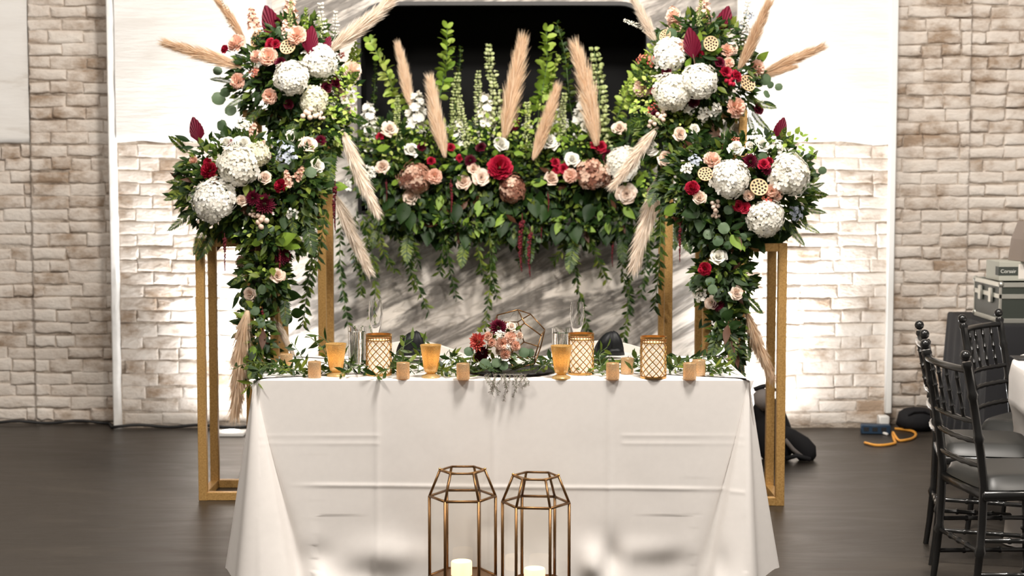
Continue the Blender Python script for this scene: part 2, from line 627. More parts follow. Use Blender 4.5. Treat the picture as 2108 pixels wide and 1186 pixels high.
M['mauve'] = petal('antique_mauve_petal', [(0.0, (0.10, 0.035, 0.025)), (0.4, (0.27, 0.11, 0.07)), (0.75, (0.58, 0.31, 0.21)), (1.0, (0.84, 0.64, 0.50))])
M['red'] = petal('crimson_petal', [(0.0, (0.26, 0.004, 0.020)), (0.5, (0.40, 0.008, 0.035)), (1.0, (0.55, 0.02, 0.06))])
M['burgundy'] = petal('burgundy_petal', [(0.0, (0.045, 0.002, 0.008)), (0.5, (0.10, 0.004, 0.018)), (1.0, (0.19, 0.008, 0.035))])
M['coral'] = petal('coral_petal', [(0.0, (0.55, 0.07, 0.07)), (0.5, (0.74, 0.16, 0.12)), (1.0, (0.84, 0.36, 0.22))])
M['blue'] = petal('pale_blue_petal', [(0.0, (0.45, 0.52, 0.64)), (1.0, (0.66, 0.70, 0.78))])
M['palm'] = petal('burgundy_palm', [(0.0, (0.13, 0.004, 0.020)), (1.0, (0.24, 0.010, 0.045))], 0.6, 0.15)
M['amaranth'] = petal('amaranth_red', [(0.0, (0.06, 0.008, 0.010)), (1.0, (0.24, 0.02, 0.035))])
M['rust'] = petal('rust_brown_leaf', [(0.0, (0.07, 0.028, 0.014)), (1.0, (0.19, 0.08, 0.04))])
M['pampas'] = petal('tan_plume', [(0.0, (0.72, 0.50, 0.31)), (0.5, (0.84, 0.65, 0.46)), (1.0, (0.91, 0.80, 0.66))], 0.8, 0.35, 0.1)
M['pampas_pale'] = petal('pale_plume', [(0.0, (0.76, 0.60, 0.46)), (0.5, (0.86, 0.75, 0.63)), (1.0, (0.90, 0.84, 0.76))], 0.8, 0.3, 0.1)
M['pod'] = plain('tan_seed_pod', (0.66, 0.46, 0.26), 0.7)
M['pod_hole'] = plain('hole_shade', (0.02, 0.012, 0.008), 0.8)  # dark colour painted in place of the shade inside the pod holes
M['dried_fern'] = petal('dried_fern', [(0.0, (0.16, 0.13, 0.11)), (1.0, (0.34, 0.28, 0.25))])
M['thistle'] = petal('grey_thistle', [(0.0, (0.22, 0.25, 0.18)), (1.0, (0.50, 0.50, 0.40))])

# ================================================================== THE ROOM
YC = 9.62                      # face of the middle wall
YS = 9.77                      # face of the side walls, set back
XL = P(232, 600, YC).x
XR = P(1832, 600, YC).x
floor_mb = MB()
floor_mb.box((-6.5, -1.5, -0.06), (6.5, 10.2, 0.0))
fl = build(floor_mb, 'floor', M['floor'], None, False, None)
fl['kind'] = 'structure'

OPX0, OPX1 = P(736, 300, 9.5).x, P(1337, 300, 9.5).x      # opening in the marble
OPZ0, OPZ1 = P(900, 442, 9.5).z, P(900, 3, 9.5).z
MBX0, MBX1 = P(566, 600, 9.5).x, P(1512, 600, 9.5).x

wb_ = MB()
wb_.box((XL, YC + 0.012, 0), (OPX0 - 0.02, 10.2, 4.2))
wb_.box((OPX1 + 0.02, YC + 0.012, 0), (XR, 10.2, 4.2))
wb_.box((OPX0 - 0.02, YC + 0.012, 0), (OPX1 + 0.02, 10.2, OPZ0 - 0.02))
wb_.box((OPX0 - 0.02, YC + 0.012, OPZ1 + 0.02), (OPX1 + 0.02, 10.2, 4.2))
wall_back = build(wb_, 'wall_back', M['mortar'], None, False, None, kind='structure')
wl = MB()
SXL = P(68, 600, YS).x
wl.box((SXL, YS + 0.012, 0), (XL, 10.2, 4.2))
wl.box((-6.5, YS + 0.042, 0), (SXL, 10.2, 4.2))
wall_left = build(wl, 'wall_left', M['mortar'], None, False, None, kind='structure')
wr = MB()
SXR = P(1991, 600, YS).x
wr.box((XR, YS + 0.012, 0), (SXR, 10.2, 4.2))
wr.box((SXR, YS + 0.042, 0), (6.5, 10.2, 4.2))
wall_right = build(wr, 'wall_right', M['mortar'], None, False, None, kind='structure')


# bricks: a few worn shapes, each brick its own object
def brick_mesh(seed):
    rg = random.Random(seed)
    j = lambda a: rg.uniform(-a, a)
    nx, nz = 4, 2
    vs, fs = [], []
    # unit brick: x -0.5..0.5, z -0.5..0.5, front at y = -1 (scaled), back at y = 0
    rings = [(0.0, 0.515, 0.54), (-0.45, 0.497, 0.49), (-0.86, 0.46, 0.40), (-1.0, 0.38, 0.24)]
    per = [(-1, -1), (-0.33, -1), (0.33, -1), (1, -1), (1, 0), (1, 1), (0.33, 1), (-0.33, 1), (-1, 1), (-1, 0)]
    wob = [(j(0.035), j(0.11)) for _ in per]
    for k, (y, hx, hz) in enumerate(rings):
        for (a, b), (wx, wz) in zip(per, wob):
            vs.append((a * hx + wx * (k > 0) + j(0.006) * k, y + j(0.06) * (k > 0), b * hz + wz * (k > 0) + j(0.03) * (k > 1)))
    n = len(per)
    for k in range(len(rings) - 1):
        for i in range(n):
            a, b = k * n + i, k * n + (i + 1) % n
            fs.append((a, b, b + n, a + n))
    o = (len(rings) - 1) * n
    fs += [(o + 0, o + 1, o + 7, o + 8, o + 9), (o + 1, o + 2, o + 6, o + 7), (o + 2, o + 3, o + 4, o + 5, o + 6)]
    mb = MB()
    mb.add(vs, fs)
    return mb


BR = [brick_mesh(s) for s in range(9)]
BRM = [b.mesh('brick', M['brick'], True, 60) for b in BR]
CH = 0.0752


def lay_bricks(parent, x0, x1, y, z0, z1, seed, xlim=3.22, skip=None, proud=(0.003, 0.016)):
    rg = random.Random(seed)
    far = MB()
    row = 0
    z = z0
    while z + CH <= z1 + 1e-6:
        x = x0 - (0 if row % 2 else rg.uniform(0.08, 0.13))
        while x < x1 - 0.02:
            L = rg.choice((0.218, 0.218, 0.212, 0.224, 0.118, 0.20))
            a, b = max(x, x0), min(x + L, x1)
            if x1 - b < 0.05:
                b = x1
            if b - a > 0.03:
                cx, w = (a + b) / 2, b - a - 0.010
                cz = z + CH / 2 + rg.uniform(-0.006, 0.006) + 0.006 * math.sin(cx * 3.1 + z * 2)
                if not (skip and skip(cx, cz)):
                    k = rg.randrange(len(BR))
                    pd = rg.uniform(*proud)
                    Mx = Matrix.Translation((cx, y + 0.012, cz)) @ Matrix.Rotation(rg.uniform(-0.03, 0.03), 4, 'Y') @ \
                        Matrix.Diagonal((w * rg.choice((1, -1)), pd + 0.003, CH - 0.010 + rg.uniform(-0.009, 0.005), 1))
                    if abs(cx) > xlim or cz > 2.66:
                        far.merge(BR[k], Mx)
                    else:
                        obj('brick', BRM[k], parent, Mx)
            x = b
        z += CH
        row += 1
    if far.f:
        build(far, 'brick_courses', M['brick'], parent, True, 60, kind='stuff')


PLZ = P(400, 283, YC).z       # smooth render above this height in the middle
lay_bricks(wall_back, XL + 0.04, MBX0 + 0.03, YC, 0.02, PLZ - 0.02, 11, proud=(0.001, 0.007))
lay_bricks(wall_back, MBX1 - 0.03, XR, YC, 0.02, PLZ - 0.02, 12, proud=(0.001, 0.007))
lay_bricks(wall_left, SXL, XL, YS, 0.02, 3.3, 13)
PLZ2 = P(30, 292, YS).z
lay_bricks(wall_left, -5.2, SXL, YS + 0.03, 0.02, PLZ2 - 0.02, 14)
lay_bricks(wall_right, XR, SXR, YS, 0.02, 3.3, 15)
lay_bricks(wall_right, SXR, 5.2, YS + 0.03, 0.02, 3.3, 16, proud=(0.006, 0.024))


def plaster_panel(parent, x0, x1, y, z0, z1, seed, front=0.016):
    nx, nz = 60, 70
    mb = MB()
    vs, fs = [], []
    for j in range(nz + 1):
        for i in range(nx + 1):
            X = x0 + (x1 - x0) * i / nx
            Z = z0 + (z1 - z0) * j / nz
            w = noise.noise(Vector((X * 2.2 + seed, Z * 6.0, 3.1))) * 0.006 + noise.noise(Vector((X * 7 + seed, Z * 18.0, 1.1))) * 0.0025
            if j == 0:
                Z += noise.noise(Vector((X * 5 + seed, 0.3, 0.2))) * 0.03
            yy = y - front - w
            if j == 0:
                yy = y + 0.012
            vs.append((X, yy, Z))
    for j in range(nz):
        for i in range(nx):
            a = j * (nx + 1) + i
            fs.append((a, a + 1, a + nx + 2, a + nx + 1))
    mb.add(vs, fs)
    return build(mb, 'plaster_panel', M['plaster'], parent, True, None)


plaster_panel(wall_back, XL + 0.04, MBX0 + 0.03, YC, PLZ - 0.03, 3.4, 1.0)
plaster_panel(wall_back, MBX1 - 0.03, XR, YC, PLZ - 0.03, 3.4, 5.0)
plaster_panel(wall_left, -5.2, SXL - 0.005, YS + 0.03, PLZ2 - 0.02, 3.4, 9.0)

# white strip on the left corner of the middle wall and a white cable duct on the right one
t1 = MB()
vs, fs = [], []
nk = 90
for k in range(nk + 1):
    z = 3.4 * k / nk
    w = 0.004 * noise.noise(Vector((z * 6, 0.3, 0))) + 0.003 * noise.noise(Vector((z * 19, 1.3, 0)))
    vs += [(XL - 0.008, YC + 0.02, z), (XL - 0.008 + w * .4, YC - 0.010, z), (XL - 0.002, YC - 0.016 - abs(w), z), (XL + 0.022 + w, YC - 0.016 - abs(w), z), (XL + 0.032 + w, YC - 0.010, z), (XL + 0.042 + w, YC + 0.02, z)]
for k in range(nk):
    for i in range(5):
        a_ = k * 6 + i
        fs.append((a_, a_ + 1, a_ + 7, a_ + 6))
t1.add(vs, fs)
tr = build(t1, 'trim_1', M['white_trim'], None, True, 40, kind='structure')
t2 = MB()
t2.box((XR - 0.022, YC - 0.028, 0.09), (XR + 0.018, YC + 0.02, 3.4), 0.005)
tr2 = build(t2, 'trim_2', M['white_plastic'], None, True, 40, kind='structure')

# marble surround with its black niche
def rounded_loop(x0, x1, z0, z1, r, n=8):
    pts = [(x0, z0), (x1, z0)]
    for k in range(n + 1):
        a = PI / 2 * k / n
        pts.append((x1 - r + r * math.cos(a), z1 - r + r * math.sin(a)))
    for k in range(n + 1):
        a = PI / 2 + PI / 2 * k / n
        pts.append((x0 + r + r * math.cos(a), z1 - r + r * math.sin(a)))
    return pts


op = rounded_loop(OPX0, OPX1, OPZ0, OPZ1, 0.17)
mm = bmesh.new()
YM = 9.5
outer = [(MBX0, 0), (MBX1, 0), (MBX1, 3.4), (MBX0, 3.4)]
ov = [mm.verts.new((x, YM, z)) for x, z in outer]
iv = [mm.verts.new((x, YM, z)) for x, z in op]
ed = [mm.edges.new((ov[i], ov[(i + 1) % 4])) for i in range(4)] + [mm.edges.new((iv[i], iv[(i + 1) % len(iv)])) for i in range(len(iv))]
bmesh.ops.triangle_fill(mm, use_beauty=True, use_dissolve=False, edges=ed)
r_ = bmesh.ops.extrude_face_region(mm, geom=list(mm.faces))
bmesh.ops.translate(mm, verts=[e for e in r_['geom'] if isinstance(e, bmesh.types.BMVert)], vec=(0, 0.13, 0))
bmesh.ops.recalc_face_normals(mm, faces=mm.faces)
me = bpy.data.meshes.new('marble_surround')
mm.to_mesh(me)
mm.free()
me.materials.append(M['marble'])
surround = obj('wall_marble', me, None, kind='structure')
nb = MB()
vs, fs = [], []
n = len(op)
for y in (YM + 0.005, YM + 0.60):
    vs += [(x, y, z) for x, z in op]
for i in range(n):
    j = (i + 1) % n
    fs.append((i, i + n, j + n, j))
fs.append(tuple(range(n, 2 * n)))
nb.add(vs, fs)
build(nb, 'niche_lining', M['niche'], surround, False, None)
nt_ = MB()
inn = rounded_loop(OPX0 + 0.022, OPX1 - 0.022, OPZ0 + 0.022, OPZ1 - 0.022, 0.15)
vs = [(x, YM - 0.006, z) for x, z in op] + [(x, YM - 0.006, z) for x, z in inn] + [(x, YM + 0.05, z) for x, z in inn] + [(x, YM + 0.01, z) for x, z in op]
fs = []
for i in range(n):
    j = (i + 1) % n
    for k in range(3):
        fs.append((k * n + i, k * n + j, (k + 1) * n + j, (k + 1) * n + i))
    fs.append((3 * n + i, 3 * n + j, j, i))
nt_.add(vs, fs)
build(nt_, 'niche_edging', M['niche_trim'], surround, False, None)

# ================================================================== GOLD STANDS
def gold_stand(label, x0, x1, y0, y1, h, b=0.039):
    t = thing('gold_stand', label, 'stand', ((x0 + x1) / 2, (y0 + y1) / 2, 0))
    for x in (x0, x1 - b):
        for y in (y0, y1 - b):
            mb = MB()
            mb.box((x, y, 0.0), (x + b, y + b, h), 0.0015)
            build(mb, 'post', M['gold'], t, False, None)
    e = 0.0008
    for z in (0.0, h - b):
        for y in (y0, y1 - b):
            mb = MB()
            mb.box((x0 + b, y + e, z + e), (x1 - b, y + b - e, z + b - e), 0.0015)
            build(mb, 'crossbar', M['gold'], t, False, None)
        for x in (x0, x1 - b):
            mb = MB()
            mb.box((x + e, y0 + b, z + e), (x + b - e, y1 - b, z + b - e), 0.0015)
            build(mb, 'crossbar', M['gold'], t, False, None)
    return t


pl = P(405, 760, 7.5).x
gold_stand('shorter gold box-frame stand near the bright floor uplight', pl, pl + 0.38, 7.5, 7.84, P(405, 491, 7.5).z)
prx = P(1618, 760, 7.38).x
gold_stand('shorter gold box-frame stand in front of the black backpack', prx - 0.38, prx, 7.38, 7.72, P(1620, 501, 7.38).z)
tlx = P(671, 640, 8.05).x
gold_stand('taller gold frame stand behind the shorter one nearest the floor uplight', tlx - 0.40, tlx, 8.05, 8.42, 1.83)
trx = P(1368, 640, 8.05).x
gold_stand('taller gold frame stand behind the shorter one beside the backpack', trx, trx + 0.40, 8.05, 8.42, 1.83)

# ================================================================== HEAD TABLE AND ITS CLOTH
TX0, TX1, TY0, TY1, TZ = -0.954, 0.877, 6.0, 6.76, 0.765
table = thing('folding_table', 'rectangular banquet table under the off-white cloth', 'table', ((TX0 + TX1) / 2, 6.38, 0))
mb = MB()
mb.box((TX0 + 0.012, TY0 + 0.012, TZ - 0.045), (TX1 - 0.012, TY1 - 0.012, TZ - 0.006), 0.006)
build(mb, 'tabletop', M['white_plastic'], table)
for x in (TX0 + 0.22, TX1 - 0.22):
    for y in (TY0 + 0.10, TY1 - 0.10):
        mb = MB()
        mb.tube([(x, y, 0), (x, y, TZ - 0.045)], 0.014, 10)
        build(mb, 'leg', M['grey_fabric'], table)


def cloth_section(t, drop):
    """closed outline of the hanging cloth at fraction t of its drop"""
    te = 0.012 + t
    segs = []

    def corner(C, ex, ey, crease):
        g = lambda a, o: (C[0] + ex * a, C[1] + ey * o)
        return [g(-0.42, 0.0), g(-0.235 * te - 0.01, 0.010 * te), g(-0.165 * te, -0.004 * te), g(-0.125 * te, 0.07 * te), g(-0.03 * te, 0.112 * te),
                g(crease * te, 0.094 * te), g((crease + 0.035) * te, 0.015 * te), g(0.128 * te, -0.06 * te), g(0.045 * te, -0.13 * te), g(0.015 * te, -0.36)]
    fl_ = corner((TX0, TY0), -1, -1, 0.052)
    fr_ = corner((TX1, TY0), 1, -1, 0.020)
    br_ = corner((TX1, TY1), 1, 1, 0.03)
    bl_ = corner((TX0, TY1), -1, 1, 0.03)
    return fl_[::-1] + fr_ + br_[::-1] + bl_


def cloth_mesh():
    rows = 150
    mb = MB()
    seg_n = [8, 8, 8, 8, 8, 8, 8, 8, 10, 130] + [10] + [8] * 8 + [4] + [8] * 8 + [10, 30, 10] + [8] * 8 + [4]
    allrows = []
    for r in range(rows + 1):
        t = r / rows
        cp = cloth_section(t, TZ)
        m = len(cp)
        ring = []
        for i in range(m):
            p0, p1, p2, p3 = [Vector(cp[(i + k) % m]) for k in (-1, 0, 1, 2)]
            ns = 130 if i == 9 else (30 if i == 29 else 8)
            straight = ns > 8 or (p2 - p1).length > 0.25
            for s in range(ns):
                u = s / ns
                if straight:
                    q = p1.lerp(p2, u)
                else:
                    q = 0.5 * ((2 * p1) + (p2 - p0) * u + (2 * p0 - 5 * p1 + 4 * p2 - p3) * u * u + (3 * p1 - p0 - 3 * p2 + p3) * u ** 3)
                ring.append((i, u, q))
        allrows.append((t, ring))
    vs = []
    nper = len(allrows[0][1])
    for t, ring in allrows:
        for (i, u, q) in ring:
            x, y = q.x, q.y
            z = TZ * (1 - t)
            front = y < TY0 + 0.05
            hem = 0.004
            if i in (7, 8, 6) and x < TX0:
                hem = 0.045
            # side flaps end above the floor
            dx = max(TX0 - x, x - TX1, 0)
            if not (front and dx <= 0.0):
                k = min(1, max(0, (y - (TY0 - 0.02)) / 0.05))
                hem = 0.004 + 0.040 * k
            z = TZ - (TZ - hem) * t
            if front and TX0 + 0.02 < x < TX1 - 0.02:
                o = 0.0
                for xc, a in ((P(776, 900, 6).x, 0.0035), (P(1017, 900, 6).x, 0.0030), (P(1254, 900, 6).x, 0.0040)):
                    d = x - xc
                    o += a * math.exp(-(d / 0.010) ** 2) - 0.4 * a * math.exp(-((d - 0.05) / 0.05) ** 2)
                zc = 0.362 - 0.010 * (x + 0.04)
                o += 0.0028 * math.exp(-((z - zc) / 0.007) ** 2) * min(1, max(0, (x - TX0 - 0.14) / 0.05))
                for zz in (0.555, 0.525):
                    o += 0.0010 * math.exp(-((z - zz) / 0.006) ** 2) * (1 if abs(x + 0.04) > 0.45 else 0)
                low = max(0.0, (t - 0.70) / 0.30)
                o += low ** 2 * (0.018 + 0.016 * math.sin(x * 7.3 + 0.6) + 0.012 * math.sin(x * 17 + z * 9 + 1.0))
                for bx, bz, rx, rz, a in ((P(640, 1, 6).x, 0.095, 0.065, 0.060, -0.024), (P(720, 1, 6).x, 0.03, 0.15, 0.05, -0.010), (P(800, 1, 6).x, 0.11, 0.12, 0.06, 0.018),
                                          (P(1262, 1, 6).x, 0.09, 0.04, 0.07, -0.030), (P(1225, 1, 6).x, 0.075, 0.05, 0.06, 0.030),
                                          (P(1395, 1, 6).x, 0.075, 0.12, 0.06, -0.013), (P(1340, 1, 6).x, 0.12, 0.12, 0.05, 0.012), (P(1490, 1, 6).x, 0.09, 0.03, 0.06, -0.02)):
                    o += a * math.exp(-(((x - bx) / rx) ** 2 + ((z - bz) / rz) ** 2))
                o += t * 0.004 * math.sin(x * 5.1 + z * 4) + t * 0.0022 * noise.noise(Vector((x * 9, z * 9, 2)))
                if abs(x - TX0) < 0.22 or abs(x - TX1) < 0.2:
                    o *= 0.5
                y -= o
            elif t > 0.05:
                w = t * 0.006 * math.sin(y * 21 + x * 5)
                x += w
            vs.append((x, y, z))
    fs = []
    for r in range(rows):
        for k in range(nper):
            a, b = r * nper + k, r * nper + (k + 1) % nper
            fs.append((a, a + nper, b + nper, b))
    # top: rounded edge then a flat middle
    cx_, cy_ = (TX0 + TX1) / 2, (TY0 + TY1) / 2
    base0 = list(vs[:nper])
    prev = list(range(nper))
    for ins, dz in ((0.004, 0.0035), (0.010, 0.0045), (0.05, 0.0045)):
        cur = []
        for (x, y, z) in base0:
            cur.append(len(vs))
            vs.append((cx_ + (x - cx_) * (1 - ins / 0.915), cy_ + (y - cy_) * (1 - ins / 0.38), TZ - 0.0045 + dz))
        for k in range(nper):
            fs.append((prev[k], prev[(k + 1) % nper], cur[(k + 1) % nper], cur[k]))
        prev = cur
    ci = len(vs)
    vs.append((cx_, cy_, TZ))
    for k in range(nper):
        fs.append((prev[k], prev[(k + 1) % nper], ci))
    for k in range(nper):
        x, y, z = vs[k]
        vs[k] = (x, y, TZ - 0.0045)
    mb.add(vs, fs)
    return mb


cm = cloth_mesh()
tag(obj('tablecloth', cm.mesh('tablecloth', M['cloth'], True, 75)), 'off-white floor-length tablecloth with fold creases on the long head table', 'tablecloth')
# ================================================================== FLOWER AND LEAF SHAPES (unit size, facing +Z)
def leaf_into(mb, base, d, up, L, W, tint=0.0, droop=0.15, fold=0.25, mi=0, shape='lance'):
    d = Vector(d).normalized()
    up = Vector(up)
    side = d.cross(up)
    side = side.normalized() if side.length > 1e-6 else d.orthogonal().normalized()
    nrm = side.cross(d)
    prof = {'lance': ((0.0, 0.0), (0.28, 0.80), (0.58, 0.95), (1.0, 0.0)), 'ovate': ((0.0, 0.05), (0.25, 0.95), (0.6, 0.85), (1.0, 0.0)),
            'round': ((0.0, 0.30), (0.28, 0.98), (0.7, 0.98), (1.0, 0.35))}[shape]
    vs = []
    for s, w in prof:
        c = Vector(base) + d * (L * s) - nrm * (droop * L * s * s)
        hw = W * 0.5 * w
        vs += [c - side * hw + nrm * (fold * hw), c, c + side * hw + nrm * (fold * hw)]
    fs = []
    for k in range(3):
        a = k * 3
        fs += [(a, a + 1, a + 4, a + 3), (a + 1, a + 2, a + 5, a + 4)]
    mb.add(vs, fs, tint, mi)


def leaf_mesh(name, mat, shape, W, droop=0.2, seed=0):
    """larger leaf with a midrib, unit length along +Z, face towards -Y"""
    rg = random.Random(seed)
    mb = MB()
    n = 8
    vs, fs = [], []
    for i in range(n + 1):
        s = i / n
        if shape == 'round':
            w = math.sqrt(max(0, 1 - (2 * s - 1) ** 2)) ** 0.85
        elif shape == 'lance':
            w = math.sin(PI * s ** 0.8) ** 1.1
        else:
            w = math.sin(PI * s ** 0.72)
        hw = W * 0.5 * w
        y = droop * s * s
        for k in (-1, -0.5, 0, 0.5, 1):
            vs.append((k * hw, y - 0.16 * hw * (1 - abs(k)) * -1 - 0.03 * math.sin(9 * s + k * 2 + seed) * abs(k) * W, s))
    for i in range(n):
        for k in range(4):
            a = i * 5 + k
            fs.append((a, a + 1, a + 6, a + 5))
    mb.add(vs, fs)
    mb.tube([(0, 0.0, -0.18), (0, 0.0, 0.02)], 0.012, 5)
    return mb.mesh(name, mat, True, None)


def rose_mb(seed, npet=26, open_=1.0):
    rg = random.Random(seed)
    mb = MB()
    for i in range(npet):
        f = i / (npet - 1)
        a0 = i * 2.399963 + rg.uniform(-0.2, 0.2)
        half = R(115 - 55 * f) * 0.95
        rb = 0.03 + 0.20 * f
        rt = 0.06 + 0.30 * f + 0.50 * f ** 1.7 * open_
        zt = 0.50 - 0.34 * f ** 2 + rg.uniform(-0.04, 0.04)
        nu, nv = 6, 5
        vs, fs = [], []
        for v in range(nv + 1):
            t = v / nv
            for u in range(nu + 1):
                s = 2 * u / nu - 1
                r = rb + (rt - rb) * t ** 1.5 + 0.10 * f * t ** 6 * (1 - 0.4 * s * s) * open_
                z = -0.45 + (zt + 0.45) * t - 0.18 * abs(s) ** 2.5 * t * (0.5 + f) - 0.12 * f * t ** 7
                a = a0 + s * half * (0.45 + 0.55 * math.sin(PI * min(1, 0.25 + 0.62 * t)))
                r *= 1 + 0.035 * math.sin(5 * s + i) * t + 0.05 * f * abs(s) ** 3
                vs.append((r * math.cos(a), r * math.sin(a), z))
        for v in range(nv):
            for u in range(nu):
                a = v * (nu + 1) + u
                fs.append((a, a + 1, a + nu + 2, a + nu + 1))
        mb.add(vs, fs, rg.uniform(0, 0.65))
    return mb


def add_sepals(mb, mi=1):
    mb.tube([(0, 0, -0.45), (0, 0, -1.15)], [0.10, 0.05], 6, mi)
    for k in range(5):
        a = 2 * PI * k / 5
        leaf_into(mb, (0, 0, -0.47), (math.cos(a), math.sin(a), 0.25), (0, 0, 1), 0.55, 0.2, 0.3, 0.1, 0.2, mi)


def hydrangea_mb(seed, nfl=150, big=1.0, spread=0.65):
    rg = random.Random(seed)
    mb = MB()
    for i in range(nfl):
        z = 1 - (i + 0.5) / nfl * 1.55
        a = i * 2.399963 + rg.uniform(-0.15, 0.15)
        rr = math.sqrt(max(0, 1 - z * z))
        d = Vector((rr * math.cos(a), rr * math.sin(a), z))
        lump = 1 + (0.28 if big == 1 else 0.5) * noise.noise(d * 1.9 + Vector((seed * 3.7, 0, 0))) + rg.uniform(-0.09, 0.09)
        c = d * 0.86 * lump
        c.z *= 0.86
        n_ = (d + Vector((rg.uniform(-.35, .35), rg.uniform(-.35, .35), rg.uniform(-.1, .4)))).normalized()
        M_ = Matrix.Translation(c) @ frame(n_) @ Matrix.Rotation(rg.uniform(0, 6.3), 4, 'Z')
        tint = rg.uniform(0, spread)
        for k in range(4):
            ang = k * PI / 2
            ca, sa = math.cos(ang), math.sin(ang)
            S = rg.uniform(0.16, 0.23) * big
            loc = [(0.02, 0, 0), (0.5, -0.42, 0.18), (1.0, -0.36, 0.14), (1.15, 0, 0.02), (1.0, 0.36, 0.14), (0.5, 0.42, 0.18), (0.62, 0, 0.05)]
            vs = [((x * ca - y * sa) * S, (x * sa + y * ca) * S, zz * S) for x, y, zz in loc]
            mb.add(vs, [(0, 1, 6), (1, 2, 6), (2, 3, 6), (3, 4, 6), (4, 5, 6), (5, 0, 6)], tint, 0, M_)
    mb.tube([(0, 0, 0.2), (0, 0, -1.2)], [0.25, 0.06], 6, 1)
    return mb


def dahlia_mb(seed, n=90, pointed=0.9, wide=0.26):
    rg = random.Random(seed)
    mb = MB()
    for i in range(n):
        f = (i + 0.5) / n
        th = R(4 + 92 * f ** 0.62)
        a = i * 2.399963
        d = Vector((math.sin(th) * math.cos(a), math.sin(th) * math.sin(a), math.cos(th)))
        L = 0.35 + 0.45 * f
        leaf_into(mb, d * 0.22 + Vector((0, 0, -0.1)), (d + Vector((0, 0, 0.15))).normalized(), Vector((0, 0, 1)) if th > 0.4 else Vector((math.cos(a), math.sin(a), 0)),
                  L * rg.uniform(0.92, 1.08), wide * (0.6 + 0.5 * f), rg.uniform(0, 0.65), -0.12, 0.7, 0, 'ovate' if pointed < 0.5 else 'lance')
    mb.tube([(0, 0, 0), (0, 0, -1.0)], [0.18, 0.05], 6, 1)
    return mb


def carnation_mb(seed, n=46):
    rg = random.Random(seed)
    mb = MB()
    for i in range(n):
        f = (i + 0.5) / n
        th = R(8 + 82 * f ** 0.7)
        a = i * 2.399963 + rg.uniform(-.3, .3)
        d = Vector((math.sin(th) * math.cos(a), math.sin(th) * math.sin(a), math.cos(th)))
        side = Vector((-math.sin(a), math.cos(a), 0))
        nu = 5
        vs = [d * 0.15]
        for u in range(nu + 1):
            s = 2 * u / nu - 1
            vs.append(d * (0.55 + rg.uniform(-.04, .04)) + side * (s * 0.20))
        for u in range(nu + 1):
            s = 2 * u / nu - 1
            vs.append(d * (0.92 - 0.12 * s * s + rg.uniform(-.09, .09)) + side * (s * 0.36) + Vector((0, 0, rg.uniform(-.10, .10))))
        fs = [(0, 1 + u, 2 + u) for u in range(nu)] + [(1 + u, 7 + u, 8 + u, 2 + u) for u in range(nu)]
        mb.add(vs, fs, rg.uniform(0, 0.65))
    mb.tube([(0, 0, 0.1), (0, 0, -1.0)], [0.2, 0.06], 6, 1)
    return mb


def stock_mb(seed, n=22, h=2.0):
    """upright cluster of ruffled florets around a stem, total height about h, base at z = -h/2"""
    rg = random.Random(seed)
    mb = MB()
    for i in range(n):
        f = i / (n - 1)
        z = -0.5 * h + h * f
        a = i * 2.399963
        rad = 0.42 * (1 - 0.72 * f ** 1.6)
        c = Vector((rad * math.cos(a), rad * math.sin(a), z))
        d = (Vector((math.cos(a), math.sin(a), 0.45 + 0.8 * f))).normalized()
        M_ = Matrix.Translation(c) @ frame(d) @ Matrix.Rotation(rg.uniform(0, 6.3), 4, 'Z')
        S = 0.36 * (1 - 0.45 * f)
        tint = rg.uniform(0, 0.65)
        for k in range(7):
            ang = k * 2 * PI / 7 * 2
            ca, sa = math.cos(ang), math.sin(ang)
            lift = 0.25 + 0.35 * (k % 2)
            loc = [(0.02, 0, -0.1), (0.55, -0.42, 0.2 + lift * .4), (1.0, -0.38, lift + rg.uniform(-.1, .2)), (1.08, 0, lift * 0.7 + rg.uniform(-.1, .1)), (1.0, 0.38, lift + rg.uniform(-.1, .2)), (0.55, 0.42, 0.2 + lift * .4)]
            vs = [((x * ca - y * sa) * S, (x * sa + y * ca) * S, zz * S) for x, y, zz in loc]
            mb.add(vs, [(0, 1, 2, 3), (0, 3, 4, 5)], tint, 0, M_)
    mb.tube([(0, 0, -0.5 * h - 0.6), (0, 0, 0.5 * h)], [0.06, 0.03], 6, 1)
    return mb


def bud_cluster_mb(seed, n=6):
    rg = random.Random(seed)
    mb = MB()
    for i in range(n):
        a = i * 2.399963
        r = 0.75 * math.sqrt(i / n)
        c = Vector((r * math.cos(a), r * math.sin(a), rg.uniform(0, 0.35)))
        M_ = Matrix.Translation(c) @ frame((rg.uniform(-.4, .4), rg.uniform(-.4, .4), 1))
        mb.lathe([(0.001, -0.30), (0.20, -0.16), (0.29, 0.05), (0.22, 0.26), (0.10, 0.36), (0.001, 0.38)], 10, M_, 0, rg.uniform(0, .65))
        mb.lathe([(0.02, -0.36), (0.16, -0.26), (0.20, -0.18), (0.02, -0.2)], 8, M_, 1)
        mb.tube([c + Vector((0, 0, -.3)), (0, 0, -1.0)], 0.035, 5, 1)
    return mb


